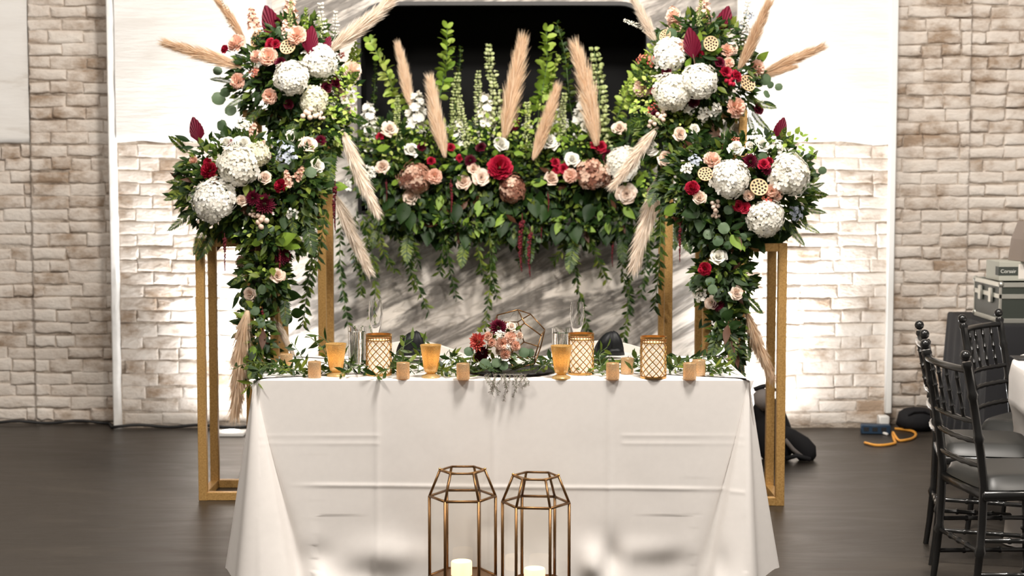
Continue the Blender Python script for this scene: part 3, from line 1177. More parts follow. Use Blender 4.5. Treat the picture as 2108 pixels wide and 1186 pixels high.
def spray_mb(seed, n=14, pet=5):
    """loose cluster of little open flowers"""
    rg = random.Random(seed)
    mb = MB()
    for i in range(n):
        a = i * 2.399963
        r = 0.85 * math.sqrt((i + 0.3) / n)
        c = Vector((r * math.cos(a), r * math.sin(a), rg.uniform(-0.2, 0.35)))
        M_ = Matrix.Translation(c) @ frame((c.x + rg.uniform(-.5, .5), c.y + rg.uniform(-.5, .5), 1))
        S = rg.uniform(0.20, 0.30)
        t = rg.uniform(0, 0.65)
        for k in range(pet):
            ang = 2 * PI * k / pet
            d = Vector((math.cos(ang), math.sin(ang), 0.3))
            sub = MB()
            leaf_into(sub, (0, 0, 0), d, (0, 0, 1), S, S * 0.8, t, 0.1, 0.3, 0, 'round')
            mb.merge(sub, M_)
        mb.tube([c, (0, 0, -1.0)], 0.022, 4, 1)
    return mb


def palm_spear_mb(seed):
    """dried palm leaf cut to a spear: pleated fan, unit height, face towards -Y"""
    mb = MB()
    n = 22
    vs, fs = [], []
    for i in range(n + 1):
        s = 2 * i / n - 1
        a = s * R(62)
        tip = 1.0 - 0.52 * abs(s) ** 0.9
        x, z = math.sin(a) * tip * 0.62, math.cos(a) * tip
        if abs(s) > 0.55:
            z = z * 1.0 + 0.04
        yb = 0.018 * (1 if i % 2 else -1)
        for k, w in enumerate((0.02, 0.55, 0.85, 1.0)):
            jag = 0.03 * (i % 2) * (k == 3)
            vs.append((x * w, yb * (0.3 + w) + 0.06 * (x * w) ** 2 - 0.05 * w * w, z * (w - jag)))
    for i in range(n):
        for k in range(3):
            a = i * 4 + k
            fs.append((a, a + 1, a + 5, a + 4))
    mb.add(vs, fs)
    vs2 = [(x, y + 0.012, z) for x, y, z in vs]
    mb.add(vs2, [tuple(reversed(f)) for f in fs])
    mb.tube([(0, 0, 0.15), (0, 0.01, -0.6)], [0.022, 0.016], 6, 1)
    return mb


def pod_mb():
    mb = MB()
    mb.lathe([(0.08, -1.1), (0.10, -0.75), (0.42, -0.45), (0.85, -0.05), (1.0, 0.12), (0.97, 0.20), (0.90, 0.16), (0.001, 0.16)], 22)
    mb.tube([(0, 0, -1.0), (0, 0, -2.0)], 0.07, 6)
    return mb


def pod_holes_mb():
    mb = MB()
    pts = [(0, 0)] + [(0.38 * math.cos(2 * PI * k / 6), 0.38 * math.sin(2 * PI * k / 6)) for k in range(6)] + [(0.72 * math.cos(2 * PI * (k + .5) / 11), 0.72 * math.sin(2 * PI * (k + .5) / 11)) for k in range(11)]
    for x, y in pts:
        mb.lathe([(0.001, 0.185), (0.11, 0.185), (0.135, 0.17), (0.135, 0.14)], 8, Matrix.Translation((x, y, 0)))
    return mb


def pampas_mb(seed, n=1150, wid=0.075, spread=0.30, split=0.0):
    """feathery plume along +Z, unit length"""
    rg = random.Random(seed)
    mb = MB()
    bend = rg.uniform(-0.05, 0.05)
    bend2 = rg.uniform(-0.04, 0.04)

    def axis(s):
        return Vector((bend * s * s + 0.012 * math.sin(5 * s + seed), bend2 * s * s, s))
    for i in range(n):
        s = rg.uniform(0, 1) ** 0.9 * 0.90
        a = rg.uniform(0, 2 * PI)
        env = wid * (math.sin(PI * min(1, 0.12 + s * 0.80)) ** 0.8) * (1.0 - 0.55 * s)
        L = rg.uniform(0.13, 0.30) * (1 - 0.30 * s)
        r0 = env * rg.uniform(0, 0.85)
        rad = Vector((math.cos(a), math.sin(a), 0))
        lock = int(s * 11) + int(a / 1.05) * 17
        lr = random.Random(lock + seed * 100)
        lock_d = Vector((lr.uniform(-1, 1), lr.uniform(-1, 1), 0)) * 0.07
        p0 = axis(s) + rad * r0 * 0.6
        d = (Vector((0, 0, 1)) + rad * spread * rg.uniform(0.1, 0.7) + lock_d).normalized()
        p1 = p0 + d * L * 0.55 + rad * env * 0.15
        p2 = p1 + (d + rad * 0.15 + Vector((bend * 3, bend2 * 3, 0.0))).normalized() * L * 0.45
        sd = d.cross(Vector((rg.uniform(-1, 1), rg.uniform(-1, 1), 0.01))).normalized()
        w = rg.uniform(0.0016, 0.0036)
        mb.add([p0 - sd * w * .6, p0 + sd * w * .6, p1 - sd * w, p1 + sd * w, p2], [(0, 1, 3, 2), (2, 3, 4)], rg.uniform(0, .65))
    core = [axis(k / 8 * 0.95) for k in range(9)]
    mb.tube(core, [0.005 + wid * 0.22 * math.sin(PI * min(1, 0.15 + k / 8 * 0.8)) for k in range(9)], 7, 0, tint=0.3)
    return mb


def spire_mb(seed, n=20, S=0.06, w=0.10, cups=True):
    """tall flower spike along +Z, unit length: tiers of round cups, or loose pairs of rounded leaves"""
    rg = random.Random(seed)
    mb = MB()
    b = rg.uniform(-0.10, 0.10)
    ax = lambda s: Vector((b * s * s + 0.015 * math.sin(7 * s + seed), 0.012 * math.sin(6 * s), s))
    for i in range(n):
        f = i / (n - 1)
        z = 0.10 + 0.90 * f + rg.uniform(-.012, .012)
        taper = 1 - 0.60 * f
        for k in range(4 if cups else 3):
            a = i * 1.9 + k * (PI / 2 if cups else 2.1) + rg.uniform(-.5, .5)
            c = ax(z) + Vector((math.cos(a), math.sin(a), rg.uniform(-.1, .1))) * (w * (0.35 if cups else 0.12) * taper * rg.uniform(.7, 1.3))
            d = Vector((math.cos(a), math.sin(a), rg.uniform(-0.1, 0.7) + 0.6 * f))
            t = rg.uniform(0, .65)
            if cups:
                mb.ball(c + d.normalized() * S * 0.2, S * 0.30 * (0.6 + .4 * taper) * rg.uniform(.8, 1.25), 6, 0, tint=t)
                leaf_into(mb, c, d, (rg.uniform(-1, 1), rg.uniform(-1, 1), 0.4), S * (0.4 + 0.5 * taper), S * 0.55, rg.uniform(0, .4), 0.3, 0.3, 0, 'round')
            else:
                leaf_into(mb, c, d, (rg.uniform(-1, 1), rg.uniform(-1, 1), 0.4), S * (0.5 + 0.5 * taper) * rg.uniform(.7, 1.25), S * 0.62 * (0.6 + .4 * taper), t, 0.25, 0.25, 0, 'round')
    mb.tube([ax(k / 8) for k in range(9)], [0.008 - 0.0006 * k for k in range(9)], 6, 1)
    return mb


def frond_mb(seed, n=15, L=0.26, w=0.075, shape='lance'):
    """arching leafy frond along +Z, unit length"""
    rg = random.Random(seed)
    mb = MB()
    ax = lambda s: Vector((0.03 * math.sin(4 * s + seed), 0.20 * s * s, s))
    for i in range(n):
        s = 0.10 + 0.88 * i / (n - 1)
        k = math.sin(PI * (0.12 + 0.84 * s)) ** 0.7
        for sg in (-1, 1):
            d = Vector((sg * 0.9, rg.uniform(-0.25, 0.25), 0.65 + 0.4 * s))
            leaf_into(mb, ax(s), d, (0, -1, 0.2), L * k * rg.uniform(0.85, 1.1), w, rg.uniform(0, .65), 0.15, 0.2, 0, shape)
    leaf_into(mb, ax(0.97), (0, 0.2, 1), (0, -1, 0.2), L * 0.6, w, 0.3)
    mb.tube([ax(k / 8) for k in range(9)], [0.012 - 0.001 * k for k in range(9)], 5, 1)
    return mb


def amaranth_mb(seed):
    rg = random.Random(seed)
    mb = MB()
    for i in range(120):
        s = rg.uniform(0, 1)
        a = rg.uniform(0, 6.3)
        c = Vector((0.05 * math.sin(3 * s), 0, -s)) + Vector((math.cos(a), math.sin(a), 0)) * 0.03 * (1.1 - s)
        mb.ball(c, rg.uniform(0.018, 0.034) * (1.15 - 0.7 * s), 6, 0, tint=rg.uniform(0, .65))
    mb.tube([(0, 0, 0.15), (0.05 * math.sin(3), 0, -1)], [0.012, 0.006], 5, 1)
    return mb


G = M['stem']
MESH = {}


def reg(key, mbs, mats, sharp=None):
    MESH[key] = [mb.mesh(key, mats, True, sharp) for mb in mbs]


for key, mat in (('rose', 'blush'), ('white_rose', 'white'), ('red_rose', 'red'), ('burgundy_rose', 'burgundy'), ('peach_rose', 'peach')):
    ms = []
    for s in range(3):
        mb = rose_mb(s + 3, 26, (1.0, 0.85, 0.65)[s])
        add_sepals(mb)
        ms.append(mb)
    reg(key, ms, [M[mat], G])
reg('hydrangea', [hydrangea_mb(s) for s in (1, 2, 3)], [M['white'], G])
reg('cream_hydrangea', [hydrangea_mb(s) for s in (4,)], [M['cream'], G])
reg('antique_hydrangea', [hydrangea_mb(s, 95, 1.4, 0.95) for s in (5, 6)], [M['mauve'], G])
reg('burgundy_dahlia', [dahlia_mb(s) for s in (1, 2)], [M['burgundy'], G])
reg('red_dahlia', [dahlia_mb(s, 60) for s in (3,)], [M['red'], G])
reg('coral_dahlia', [dahlia_mb(s, 46, 0.4, 0.36) for s in (4,)], [M['coral'], G])
reg('carnation', [carnation_mb(s) for s in (1, 2)], [M['peach'], G])
reg('pink_carnation', [carnation_mb(s) for s in (3,)], [M['blush'], G])
reg('red_carnation', [carnation_mb(s, 60) for s in (5,)], [M['red'], G])
reg('stock_flower', [stock_mb(s) for s in (1, 2)], [M['peach'], G])
reg('white_stock_flower', [stock_mb(s, 24, 2.2) for s in (3, 4)], [M['white'], G])
reg('bud_cluster', [bud_cluster_mb(s) for s in (1, 2)], [M['blush'], G])
reg('red_bud_cluster', [bud_cluster_mb(s) for s in (3,)], [M['red'], G])
reg('red_spray', [spray_mb(s, 9, 6) for s in (1,)], [M['red'], G])
reg('coral_spray', [spray_mb(s, 10) for s in (2,)], [M['coral'], G])
reg('blue_spray', [spray_mb(s, 16) for s in (3,)], [M['blue'], G])
reg('white_spray', [spray_mb(s, 16) for s in (4, 5)], [M['white'], G])
reg('mauve_spray', [spray_mb(s, 12) for s in (6,)], [M['mauve'], G])
reg('palm_spear', [palm_spear_mb(1)], [M['palm'], M['twig']], 20)
reg('lotus_pod', [pod_mb()], [M['pod']], 40)
reg('pod_hole_discs', [pod_holes_mb()], [M['pod_hole']])
reg('pampas_plume', [pampas_mb(s, 2600, 0.115, 0.36) for s in (1, 2, 3)], [M['pampas']])
reg('pale_pampas_plume', [pampas_mb(s, 2400, 0.10, 0.32) for s in (4, 5)], [M['pampas_pale']])
reg('bell_spire', [spire_mb(s, 22, 0.075, 0.13) for s in (1, 2)], [M['bell'], G])
reg('lime_spire', [spire_mb(s, 17, 0.135, 0.10, False) for s in (3, 4)], [M['lime'], G])
reg('white_spire', [spire_mb(s, 12, 0.09, 0.16) for s in (5,)], [M['white'], G])
reg('dark_spire', [spire_mb(s, 24, 0.07, 0.09, False) for s in (6,)], [M['leaf'], G])
reg('frond', [frond_mb(s) for s in (1, 2)], [M['leaf'], G])
reg('fine_frond', [frond_mb(s, 26, 0.20, 0.030) for s in (3,)], [M['leaf'], G])
reg('eucalyptus_sprig', [frond_mb(s, 7, 0.20, 0.17, 'round') for s in (4,)], [M['euc'], G])
reg('amaranth_tassel', [amaranth_mb(s) for s in (1, 2)], [M['amaranth'], M['amaranth']])
reg('rust_leaf', [], [M['rust']])
MESH['leaf'] = [leaf_mesh('leaf', M['leaf_big'], 'ovate', 0.62, 0.25, s) for s in (1, 2)]
MESH['long_leaf'] = [leaf_mesh('leaf', M['leaf_big'], 'lance', 0.34, 0.25, s) for s in (3, 4)]
MESH['lime_leaf'] = [leaf_mesh('leaf', M['lime'], 'ovate', 0.52, 0.22, s) for s in (5, 6)]
MESH['round_leaf'] = [leaf_mesh('leaf', M['euc'], 'round', 0.9, 0.08, s) for s in (7, 8)]
MESH['rust_leaf'] = [leaf_mesh('leaf', M['rust'], 'lance', 0.36, 0.3, s) for s in (9,)]
MESH['pale_leaf'] = [leaf_mesh('leaf', M['bell'], 'ovate', 0.5, 0.15, s) for s in (10,)]

PLAIN = {'white_rose': 'rose', 'red_rose': 'rose', 'burgundy_rose': 'rose', 'peach_rose': 'rose', 'cream_hydrangea': 'hydrangea', 'antique_hydrangea': 'hydrangea',
         'burgundy_dahlia': 'dahlia', 'red_dahlia': 'dahlia', 'coral_dahlia': 'dahlia', 'pink_carnation': 'carnation', 'red_carnation': 'carnation', 'white_stock_flower': 'stock_flower', 'red_bud_cluster': 'bud_cluster',
         'red_spray': 'flower_spray', 'coral_spray': 'flower_spray', 'blue_spray': 'flower_spray', 'white_spray': 'flower_spray', 'mauve_spray': 'flower_spray',
         'pale_pampas_plume': 'pampas_plume', 'bell_spire': 'flower_spire', 'lime_spire': 'leafy_spire', 'white_spire': 'flower_spire', 'dark_spire': 'leafy_spire',
         'long_leaf': 'leaf', 'lime_leaf': 'leaf', 'round_leaf': 'leaf', 'rust_leaf': 'leaf', 'pale_leaf': 'leaf', 'fine_frond': 'frond'}
FR = random.Random(21)


def put(key, parent, pos, d, size, roll=None, up=None):
    me = FR.choice(MESH[key])
    Mx = Matrix.Translation(pos) @ frame(d, up) @ Matrix.Rotation(FR.uniform(0, 6.3) if roll is None else roll, 4, 'Z') @ Matrix.Diagonal((size, size, size, 1))
    o = obj(PLAIN.get(key, key), me, parent, Mx)
    if key == 'lotus_pod':
        obj('seed', MESH['pod_hole_discs'][0], o, None, True)  # dark discs standing in for the shaded holes of the pod
    return o


def tip_to_tip(key, parent, a, b):
    """a spike or plume from place a to place b"""
    d = b - a
    return put(key, parent, a, d, d.length)


def vine(parent, pts, leafL=0.045, gap=0.016, mat='leaf', rad=0.0016, seed=0, name='vine', wide=0.34, zmin=None):
    rg = random.Random(seed)
    # resample the path as a smooth curve
    pts = [Vector(p) for p in pts]
    P_ = [pts[0] * 2 - pts[1]] + pts + [pts[-1] * 2 - pts[-2]]
    path = []
    for i in range(1, len(P_) - 2):
        p0, p1, p2, p3 = P_[i - 1], P_[i], P_[i + 1], P_[i + 2]
        for s in range(8):
            u = s / 8
            path.append(0.5 * ((2 * p1) + (p2 - p0) * u + (2 * p0 - 5 * p1 + 4 * p2 - p3) * u * u + (3 * p1 - p0 - 3 * p2 + p3) * u ** 3))
    path.append(pts[-1])
    st = MB()
    st.tube(path, rad, 5)
    so = build(st, name, M['stem'], parent, True, None)
    lv = MB()
    acc, k = 0.0, 0
    for a, b in zip(path, path[1:]):
        seg = (b - a).length
        dr = (b - a).normalized()
        acc += seg
        while acc > gap:
            acc -= gap
            k += 1
            ang = k * 2.3 + rg.uniform(-.5, .5)
            o = dr.orthogonal().normalized()
            o = Matrix.Rotation(ang, 3, dr) @ o
            d = (o * 0.9 + dr * rg.uniform(0.35, 1.0) + Vector((0, 0, -0.25))).normalized()
            leaf_into(lv, a.lerp(b, rg.random()), d, o.cross(dr) + dr * 0.3, leafL * rg.uniform(0.7, 1.2), leafL * wide * rg.uniform(.8, 1.2), rg.uniform(0, 0.7), 0.15, 0.25)
    if zmin is not None:
        lv.v = [(x, y, max(z, zmin + 0.0004 * (i % 9))) for i, (x, y, z) in enumerate(lv.v)]
    lo = obj('leaves', lv.mesh('leaves', M[mat], True, None), so, None, True, kind='stuff')
    return so


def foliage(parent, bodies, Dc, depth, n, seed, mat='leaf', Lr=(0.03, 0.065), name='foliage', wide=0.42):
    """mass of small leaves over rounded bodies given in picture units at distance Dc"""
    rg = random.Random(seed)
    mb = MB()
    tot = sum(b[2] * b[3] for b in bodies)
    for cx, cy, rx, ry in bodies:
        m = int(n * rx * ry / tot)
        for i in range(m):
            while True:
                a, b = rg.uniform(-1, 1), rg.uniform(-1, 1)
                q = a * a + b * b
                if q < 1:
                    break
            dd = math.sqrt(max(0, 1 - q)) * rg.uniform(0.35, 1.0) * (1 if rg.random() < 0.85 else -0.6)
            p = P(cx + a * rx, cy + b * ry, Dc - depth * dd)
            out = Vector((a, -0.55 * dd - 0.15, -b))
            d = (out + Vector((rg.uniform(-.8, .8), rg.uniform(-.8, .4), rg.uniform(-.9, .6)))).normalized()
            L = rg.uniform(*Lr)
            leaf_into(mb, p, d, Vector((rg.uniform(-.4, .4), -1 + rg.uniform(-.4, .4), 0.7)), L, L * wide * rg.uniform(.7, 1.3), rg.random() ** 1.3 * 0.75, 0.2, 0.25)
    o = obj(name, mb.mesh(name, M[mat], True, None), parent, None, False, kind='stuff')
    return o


def foam(parent, bodies, Dc, depth, k=0.62):  # dark inner core that also fills the shaded depth behind the leaves
    mb = MB()
    for cx, cy, rx, ry in bodies:
        c = P(cx, cy, Dc)
        mb.ball(c, 1.0, 16, 0, (rx * mp(Dc) * k, depth * k, ry * mp(Dc) * k))
    return build(mb, 'floral_foam', M['foam'], parent, True, None)


class Arr:
    """one flower arrangement: items given where they show in the photograph, set on the rounded bodies"""

    def __init__(self, name, label, base, bodies, Dc, depth, category='arrangement'):
        self.t = thing(name, label, category, base)
        self.b, self.Dc, self.dp = bodies, Dc, depth

    def spot(self, px, py, lift=0.02):
        best, bb = -9, self.b[0]
        for b in self.b:
            q = 1 - ((px - b[0]) / b[2]) ** 2 - ((py - b[1]) / b[3]) ** 2
            if q > best:
                best, bb = q, b
        dd = math.sqrt(best) if best > 0 else 0.0
        D = self.Dc - self.dp * dd - lift
        a, b_ = (px - bb[0]) / bb[2], (py - bb[1]) / bb[3]
        a, b_ = max(-1.3, min(1.3, a)), max(-1.3, min(1.3, b_))
        out = Vector((a * 0.75, -0.95, -b_ * 0.45 + 0.28)).normalized()
        return D, out

    def flowers(self, key, items, k=1.0, lift=0.025):
        for it in items:
            px, py, r = it[:3]
            D, out = self.spot(px, py, lift + r * mp(self.Dc) * 0.35)
            d = out + Vector((FR.uniform(-.22, .22), 0, FR.uniform(-.2, .2)))
            put(key, self.t, P(px, py, D), d, r * mp(D) * k * (1.15 if 'rose' in key else 1.06))

    def uprights(self, key, items, k=0.5):
        """flowers that stand along their own stem: (px, py, half height px, lean deg)"""
        for px, py, h, lean in items:
            D, out = self.spot(px, py, 0.03)
            d = Vector((math.sin(R(lean)), -0.25, math.cos(R(lean))))
            put(key, self.t, P(px, py, D), d, h * mp(D) * k)

    def spikes(self, key, items, dD0=0.0, dD1=0.05):
        for a0, b0, a1, b1 in items:
            D, _ = self.spot(a0, b0, 0.0)
            A = P(a0, b0, D + dD0)
            B = P(a1, b1, D - dD1)
            tip_to_tip(key, self.t, A, B)

    def spears(self, items):
        for px, py, h, lean, turn in items:
            D, _ = self.spot(px, py, 0.05)
            h = h * mp(D)
            up = Vector((math.sin(R(lean)), 0, math.cos(R(lean))))
            nrm = Vector((math.sin(R(turn)), -math.cos(R(turn)), 0))
            x = up.cross(-nrm).normalized()
            yv = up.cross(x)
            Mx = Matrix(((x.x, yv.x, up.x), (x.y, yv.y, up.y), (x.z, yv.z, up.z))).to_4x4()
            c = P(px, py, D)
            obj('palm_spear', MESH['palm_spear'][0], self.t, Matrix.Translation(c - up * h * 0.5) @ Mx @ Matrix.Diagonal((h, h, h, 1)))

    def leaves(self, key, items, lift=0.03):
        """single large leaves: (px, py, length px, direction deg clockwise from up)"""
        for px, py, L, ang in items:
            D, out = self.spot(px, py, lift)
            z = Vector((math.sin(R(ang)), -0.15, math.cos(R(ang)))).normalized()
            nrm = (out + Vector((FR.uniform(-.3, .3), -0.5, FR.uniform(-.2, .4))))
            x = z.cross(-nrm).normalized()
            yv = z.cross(x)
            Mx = Matrix(((x.x, yv.x, z.x), (x.y, yv.y, z.y), (x.z, yv.z, z.z))).to_4x4()
            l = L * mp(D)
            c = P(px, py, D) - z * l * 0.5
            obj('leaf', FR.choice(MESH[key]), self.t, Matrix.Translation(c) @ Mx @ Matrix.Diagonal((l, l, l, 1)))

    def scatter_leaves(self, key, n, Lpx, seed, box=None):
        rg = random.Random(seed)
        its = []
        for i in range(n):
            b = rg.choice(self.b)
            a = rg.uniform(0, 6.3)
            r = math.sqrt(rg.uniform(0.15, 1.1))
            its.append((b[0] + b[2] * r * math.cos(a), b[1] + b[3] * r * math.sin(a), rg.uniform(*Lpx), math.degrees(math.atan2(math.cos(a), -math.sin(a))) + rg.uniform(-50, 50)))
        self.leaves(key, its, 0.01)

    def fronds(self, key, items):
        """(px, py, length px, direction deg clockwise from up)"""
        for px, py, L, ang in items:
            D, out = self.spot(px, py, -0.01)
            A = P(px, py, D)
            d = Vector((math.sin(R(ang)), -0.22, math.cos(R(ang))))
            put(key, self.t, A, d, L * mp(D), roll=FR.uniform(-.3, .3), up=Vector((0, -1, 0.1)))
# ================================================================== FLOWER ARRANGEMENTS
# ---- on the taller stand behind the shorter one nearest the uplight
tl_b = [(590, 165, 112, 92), (640, 260, 75, 70), (610, 90, 80, 55)]
A = Arr('flower_arrangement', 'high flower arrangement with three pampas plumes fanning up, on the uplight side of the niche', (tlx - 0.2, 8.23, 1.83), tl_b, 8.15, 0.24)
TALL_A = A.t
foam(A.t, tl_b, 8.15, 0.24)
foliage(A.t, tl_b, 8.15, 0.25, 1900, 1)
foliage(A.t, [(650, 265, 70, 60), (700, 200, 40, 60)], 8.12, 0.22, 420, 2, 'lime', (0.018, 0.036), 'light_foliage', 0.6)
A.spikes('pampas_plume', [(500, 142, 338, 82), (505, 85, 446, -8)], 0.02, 0.05)
A.spikes('pale_pampas_plume', [(668, 118, 818, -12), (702, 268, 777, 440), (688, 400, 758, 565)], 0.0, 0.06)
A.spears([(556, 44, 74, -18, -10), (640, 82, 62, 8, 25), (673, 92, 40, 25, 30)])
A.flowers('hydrangea', [(600, 160, 34), (657, 126, 35)])
A.flowers('cream_hydrangea', [(647, 206, 29)])
A.flowers('carnation', [(612, 74, 21), (490, 92, 21), (553, 118, 21), (556, 199, 17), (492, 168, 18), (530, 118, 15)])
A.flowers('pink_carnation', [(722, 147, 22), (712, 230, 14), (700, 195, 14)])
A.uprights('stock_flower', [(520, 38, 22, -6), (596, 32, 34, 4), (588, 60, 18, -4)], 0.95)
A.flowers('lotus_pod', [(530, 80, 18), (593, 97, 16)])
A.flowers('red_rose', [(462, 101, 12), (557, 92, 14), (567, 90, 11)])
A.flowers('burgundy_rose', [(577, 127, 14), (672, 180, 16), (692, 172, 15), (595, 215, 13)])
A.flowers('mauve_spray', [(523, 148, 13)])
A.flowers('coral_spray', [(525, 150, 10), (702, 112, 10)])
A.flowers('bud_cluster', [(637, 236, 19), (658, 240, 13)])
A.flowers('white_spray', [(690, 205, 22), (640, 200, 12), (530, 132, 10), (722, 200, 15)])
A.flowers('burgundy_dahlia', [(660, 290, 13)])
A.spikes('white_spire', [(672, 110, 660, 8), (690, 110, 690, 25), (480, 60, 456, 0)])
A.spikes('lime_spire', [(705, 165, 735, 92), (715, 190, 742, 108), (630, 70, 632, 20)])
A.spikes('bell_spire', [(600, 65, 593, -5), (665, 120, 662, 40)])
A.leaves('round_leaf', [(450, 203, 30, -80), (475, 228, 26, -120), (458, 258, 24, 170), (500, 256, 26, 150), (448, 146, 20, -80), (464, 190, 22, -60), (540, 75, 20, 40), (572, 68, 18, 20)])
A.leaves('long_leaf', [(742, 170, 30, 70), (470, 130, 34, -60), (735, 120, 36, 50), (515, 235, 40, -150)])
A.scatter_leaves('leaf', 26, (22, 36), 31)
A.scatter_leaves('long_leaf', 22, (22, 40), 32)
A.scatter_leaves('round_leaf', 10, (14, 24), 33)
A.fronds('fine_frond', [(520, 195, 60, -120), (540, 215, 70, -150), (480, 170, 45, -80), (610, 240, 90, 195), (640, 270, 80, 170), (520, 225, 55, -160)])
A.fronds('frond', [(690, 180, 60, 60), (700, 240, 60, 100), (640, 300, 80, 190), (660, 310, 90, 165), (680, 300, 80, 175)])

# ---- on the shorter stand by the uplight
sl_b = [(495, 385, 125, 105), (610, 380, 62, 100), (560, 480, 70, 60), (545, 570, 48, 70), (527, 690, 34, 90)]
A = Arr('flower_arrangement', 'x', (pl + 0.19, 7.66, 1.1), sl_b, 7.58, 0.2)
A.t['label'] = 'cascading arrangement with two large white hydrangeas on the shorter gold stand by the floor uplight'
SLD = 7.56
foam(A.t, sl_b[:4], SLD, 0.2, 0.6)
foliage(A.t, sl_b, SLD, 0.21, 2700, 3)
foliage(A.t, [(600, 350, 50, 60), (530, 480, 60, 40), (540, 560, 40, 50)], SLD, 0.2, 260, 4, 'lime', (0.02, 0.04), 'light_foliage', 0.6)
A.spears([(403, 266, 56, -14, -8)])
A.flowers('hydrangea', [(488, 342, 42), (440, 412, 43)])
A.flowers('cream_hydrangea', [(530, 318, 26)])
A.flowers('rose', [(634, 297, 20), (498, 412, 16), (545, 366, 18), (515, 606, 19), (571, 567, 16)])
A.flowers('white_rose', [(653, 341, 17), (500, 297, 22), (465, 295, 18)])
A.flowers('peach_rose', [(398, 332, 15)])
A.flowers('pink_carnation', [(500, 540, 15)])
A.flowers('red_carnation', [(432, 352, 19), (580, 384, 16), (428, 335, 10)])
A.flowers('burgundy_dahlia', [(545, 420, 24), (580, 525, 22), (520, 408, 18)])
A.flowers('coral_spray', [(441, 370, 12)])
A.flowers('red_rose', [(475, 293, 11), (551, 320, 9)])
A.uprights('stock_flower', [(521, 276, 22, 8), (592, 368, 18, -10), (617, 356, 16, 30), (540, 300, 12, 20)], 0.9)
A.flowers('blue_spray', [(590, 318, 24), (575, 300, 16)])
A.flowers('white_spray', [(500, 255, 18), (600, 280, 16), (390, 405, 12)])
A.flowers('bud_cluster', [(541, 456, 19), (520, 442, 11)])
A.flowers('white_spray', [(602, 441, 14)])
A.leaves('round_leaf', [(383, 389, 30, -60), (457, 259, 24, 0), (372, 350, 26, -70), (640, 355, 26, 120), (580, 345, 20, 90)])
A.leaves('lime_leaf', [(440, 303, 26, -40), (452, 300, 26, 30), (532, 498, 32, 70), (590, 492, 56, 75), (600, 505, 48, 110), (532, 293, 26, 80), (510, 648, 40, -100), (522, 728, 34, 170), (508, 730, 28, 200), (700, 385, 40, 100)])
A.leaves('long_leaf', [(350, 402, 34, -75), (375, 285, 34, -70), (385, 305, 30, -100), (370, 420, 30, -110), (487, 620, 40, 190), (482, 590, 24, -110)])
A.leaves('leaf', [(486, 583, 42, -95), (604, 610, 40, 100), (615, 644, 36, 80), (590, 660, 32, -140), (620, 470, 40, 150), (540, 480, 40, 200), (478, 470, 44, 190), (560, 640, 36, 160), (500, 700, 36, 190), (545, 710, 40, 170)])
A.leaves('round_leaf', [(540, 596, 22, 40), (535, 665, 24, 150), (555, 672, 28, 140), (525, 640, 22, 100), (545, 645, 20, 60)])
A.leaves('rust_leaf', [(455, 495, 50, 195), (470, 490, 44, 175), (540, 700, 44, 185), (520, 745, 40, 175), (365, 365, 36, -60), (390, 372, 36, -100), (375, 350, 30, -20)])
A.scatter_leaves('leaf', 44, (22, 38), 41)
A.scatter_leaves('long_leaf', 34, (22, 42), 42)
A.scatter_leaves('round_leaf', 14, (14, 24), 43)
A.scatter_leaves('rust_leaf', 12, (20, 34), 44)
A.fronds('fine_frond', [(400, 400, 60, -100), (410, 430, 75, -130), (430, 455, 75, -155), (395, 380, 50, -80), (560, 400, 80, 200), (520, 560, 50, -120), (600, 420, 70, 170)])
A.fronds('frond', [(390, 315, 50, -50), (440, 470, 70, 200), (520, 740, 50, 200), (620, 440, 90, 160), (580, 600, 70, 170), (500, 300, 40, -20), (530, 700, 80, 185), (515, 720, 60, 165)])
A.spikes('pampas_plume', [(512, 640, 474, 858)], -0.08, 0.02)
A.spikes('pale_pampas_plume', [(563, 650, 606, 735)], -0.08, 0.05)
for a0, b0, a1 in ((462, 490, 70), (690, 385, 90), (575, 500, 70), (500, 742, 55), (540, 640, 60)):
    put('amaranth_tassel', A.t, P(a0, b0, 7.4), (0, 0, 1), a1 * mp(7.4))

# ---- on the taller stand behind the backpack side
tr_b = [(1440, 165, 118, 95), (1385, 270, 72, 80), (1440, 80, 85, 45)]
A = Arr('flower_arrangement', 'high flower arrangement with a forked pampas plume, on the backpack side of the niche', (trx + 0.2, 8.23, 1.83), tr_b, 8.15, 0.24)
TALL_B = A.t
foam(A.t, tr_b, 8.15, 0.24)
foliage(A.t, tr_b, 8.15, 0.25, 1900, 5)
foliage(A.t, [(1340, 200, 40, 60), (1390, 250, 60, 40)], 8.12, 0.22, 380, 6, 'lime', (0.018, 0.036), 'light_foliage', 0.6)
A.spikes('pale_pampas_plume', [(1358, 98, 1292, -20), (1356, 262, 1262, 385), (1362, 345, 1308, 556)], 0.0, 0.06)
A.spikes('pampas_plume', [(1520, 145, 1588, 5), (1565, 155, 1694, 92), (1560, 160, 1640, 138)], 0.02, 0.04)
A.spears([(1492, 42, 66, 16, 10), (1423, 88, 68, -10, -20), (1485, 306, 60, -18, -20)])
A.flowers('hydrangea', [(1379, 112, 34), (1440, 167, 35), (1384, 190, 37)])
A.flowers('carnation', [(1387, 34, 17), (1402, 98, 17), (1555, 141, 19), (1512, 222, 22), (1500, 130, 12), (1495, 105, 15)])
A.flowers('pink_carnation', [(1326, 180, 22), (1505, 102, 14)])
A.uprights('stock_flower', [(1387, 38, 24, -8), (1448, 28, 32, 4), (1465, 262, 26, -12)], 0.95)
A.flowers('lotus_pod', [(1370, 74, 13), (1463, 90, 15), (1538, 172, 17)])
A.flowers('red_rose', [(1494, 146, 14), (1517, 156, 14), (1441, 110, 12), (1344, 187, 9)])
A.flowers('red_bud_cluster', [(1500, 168, 16)])
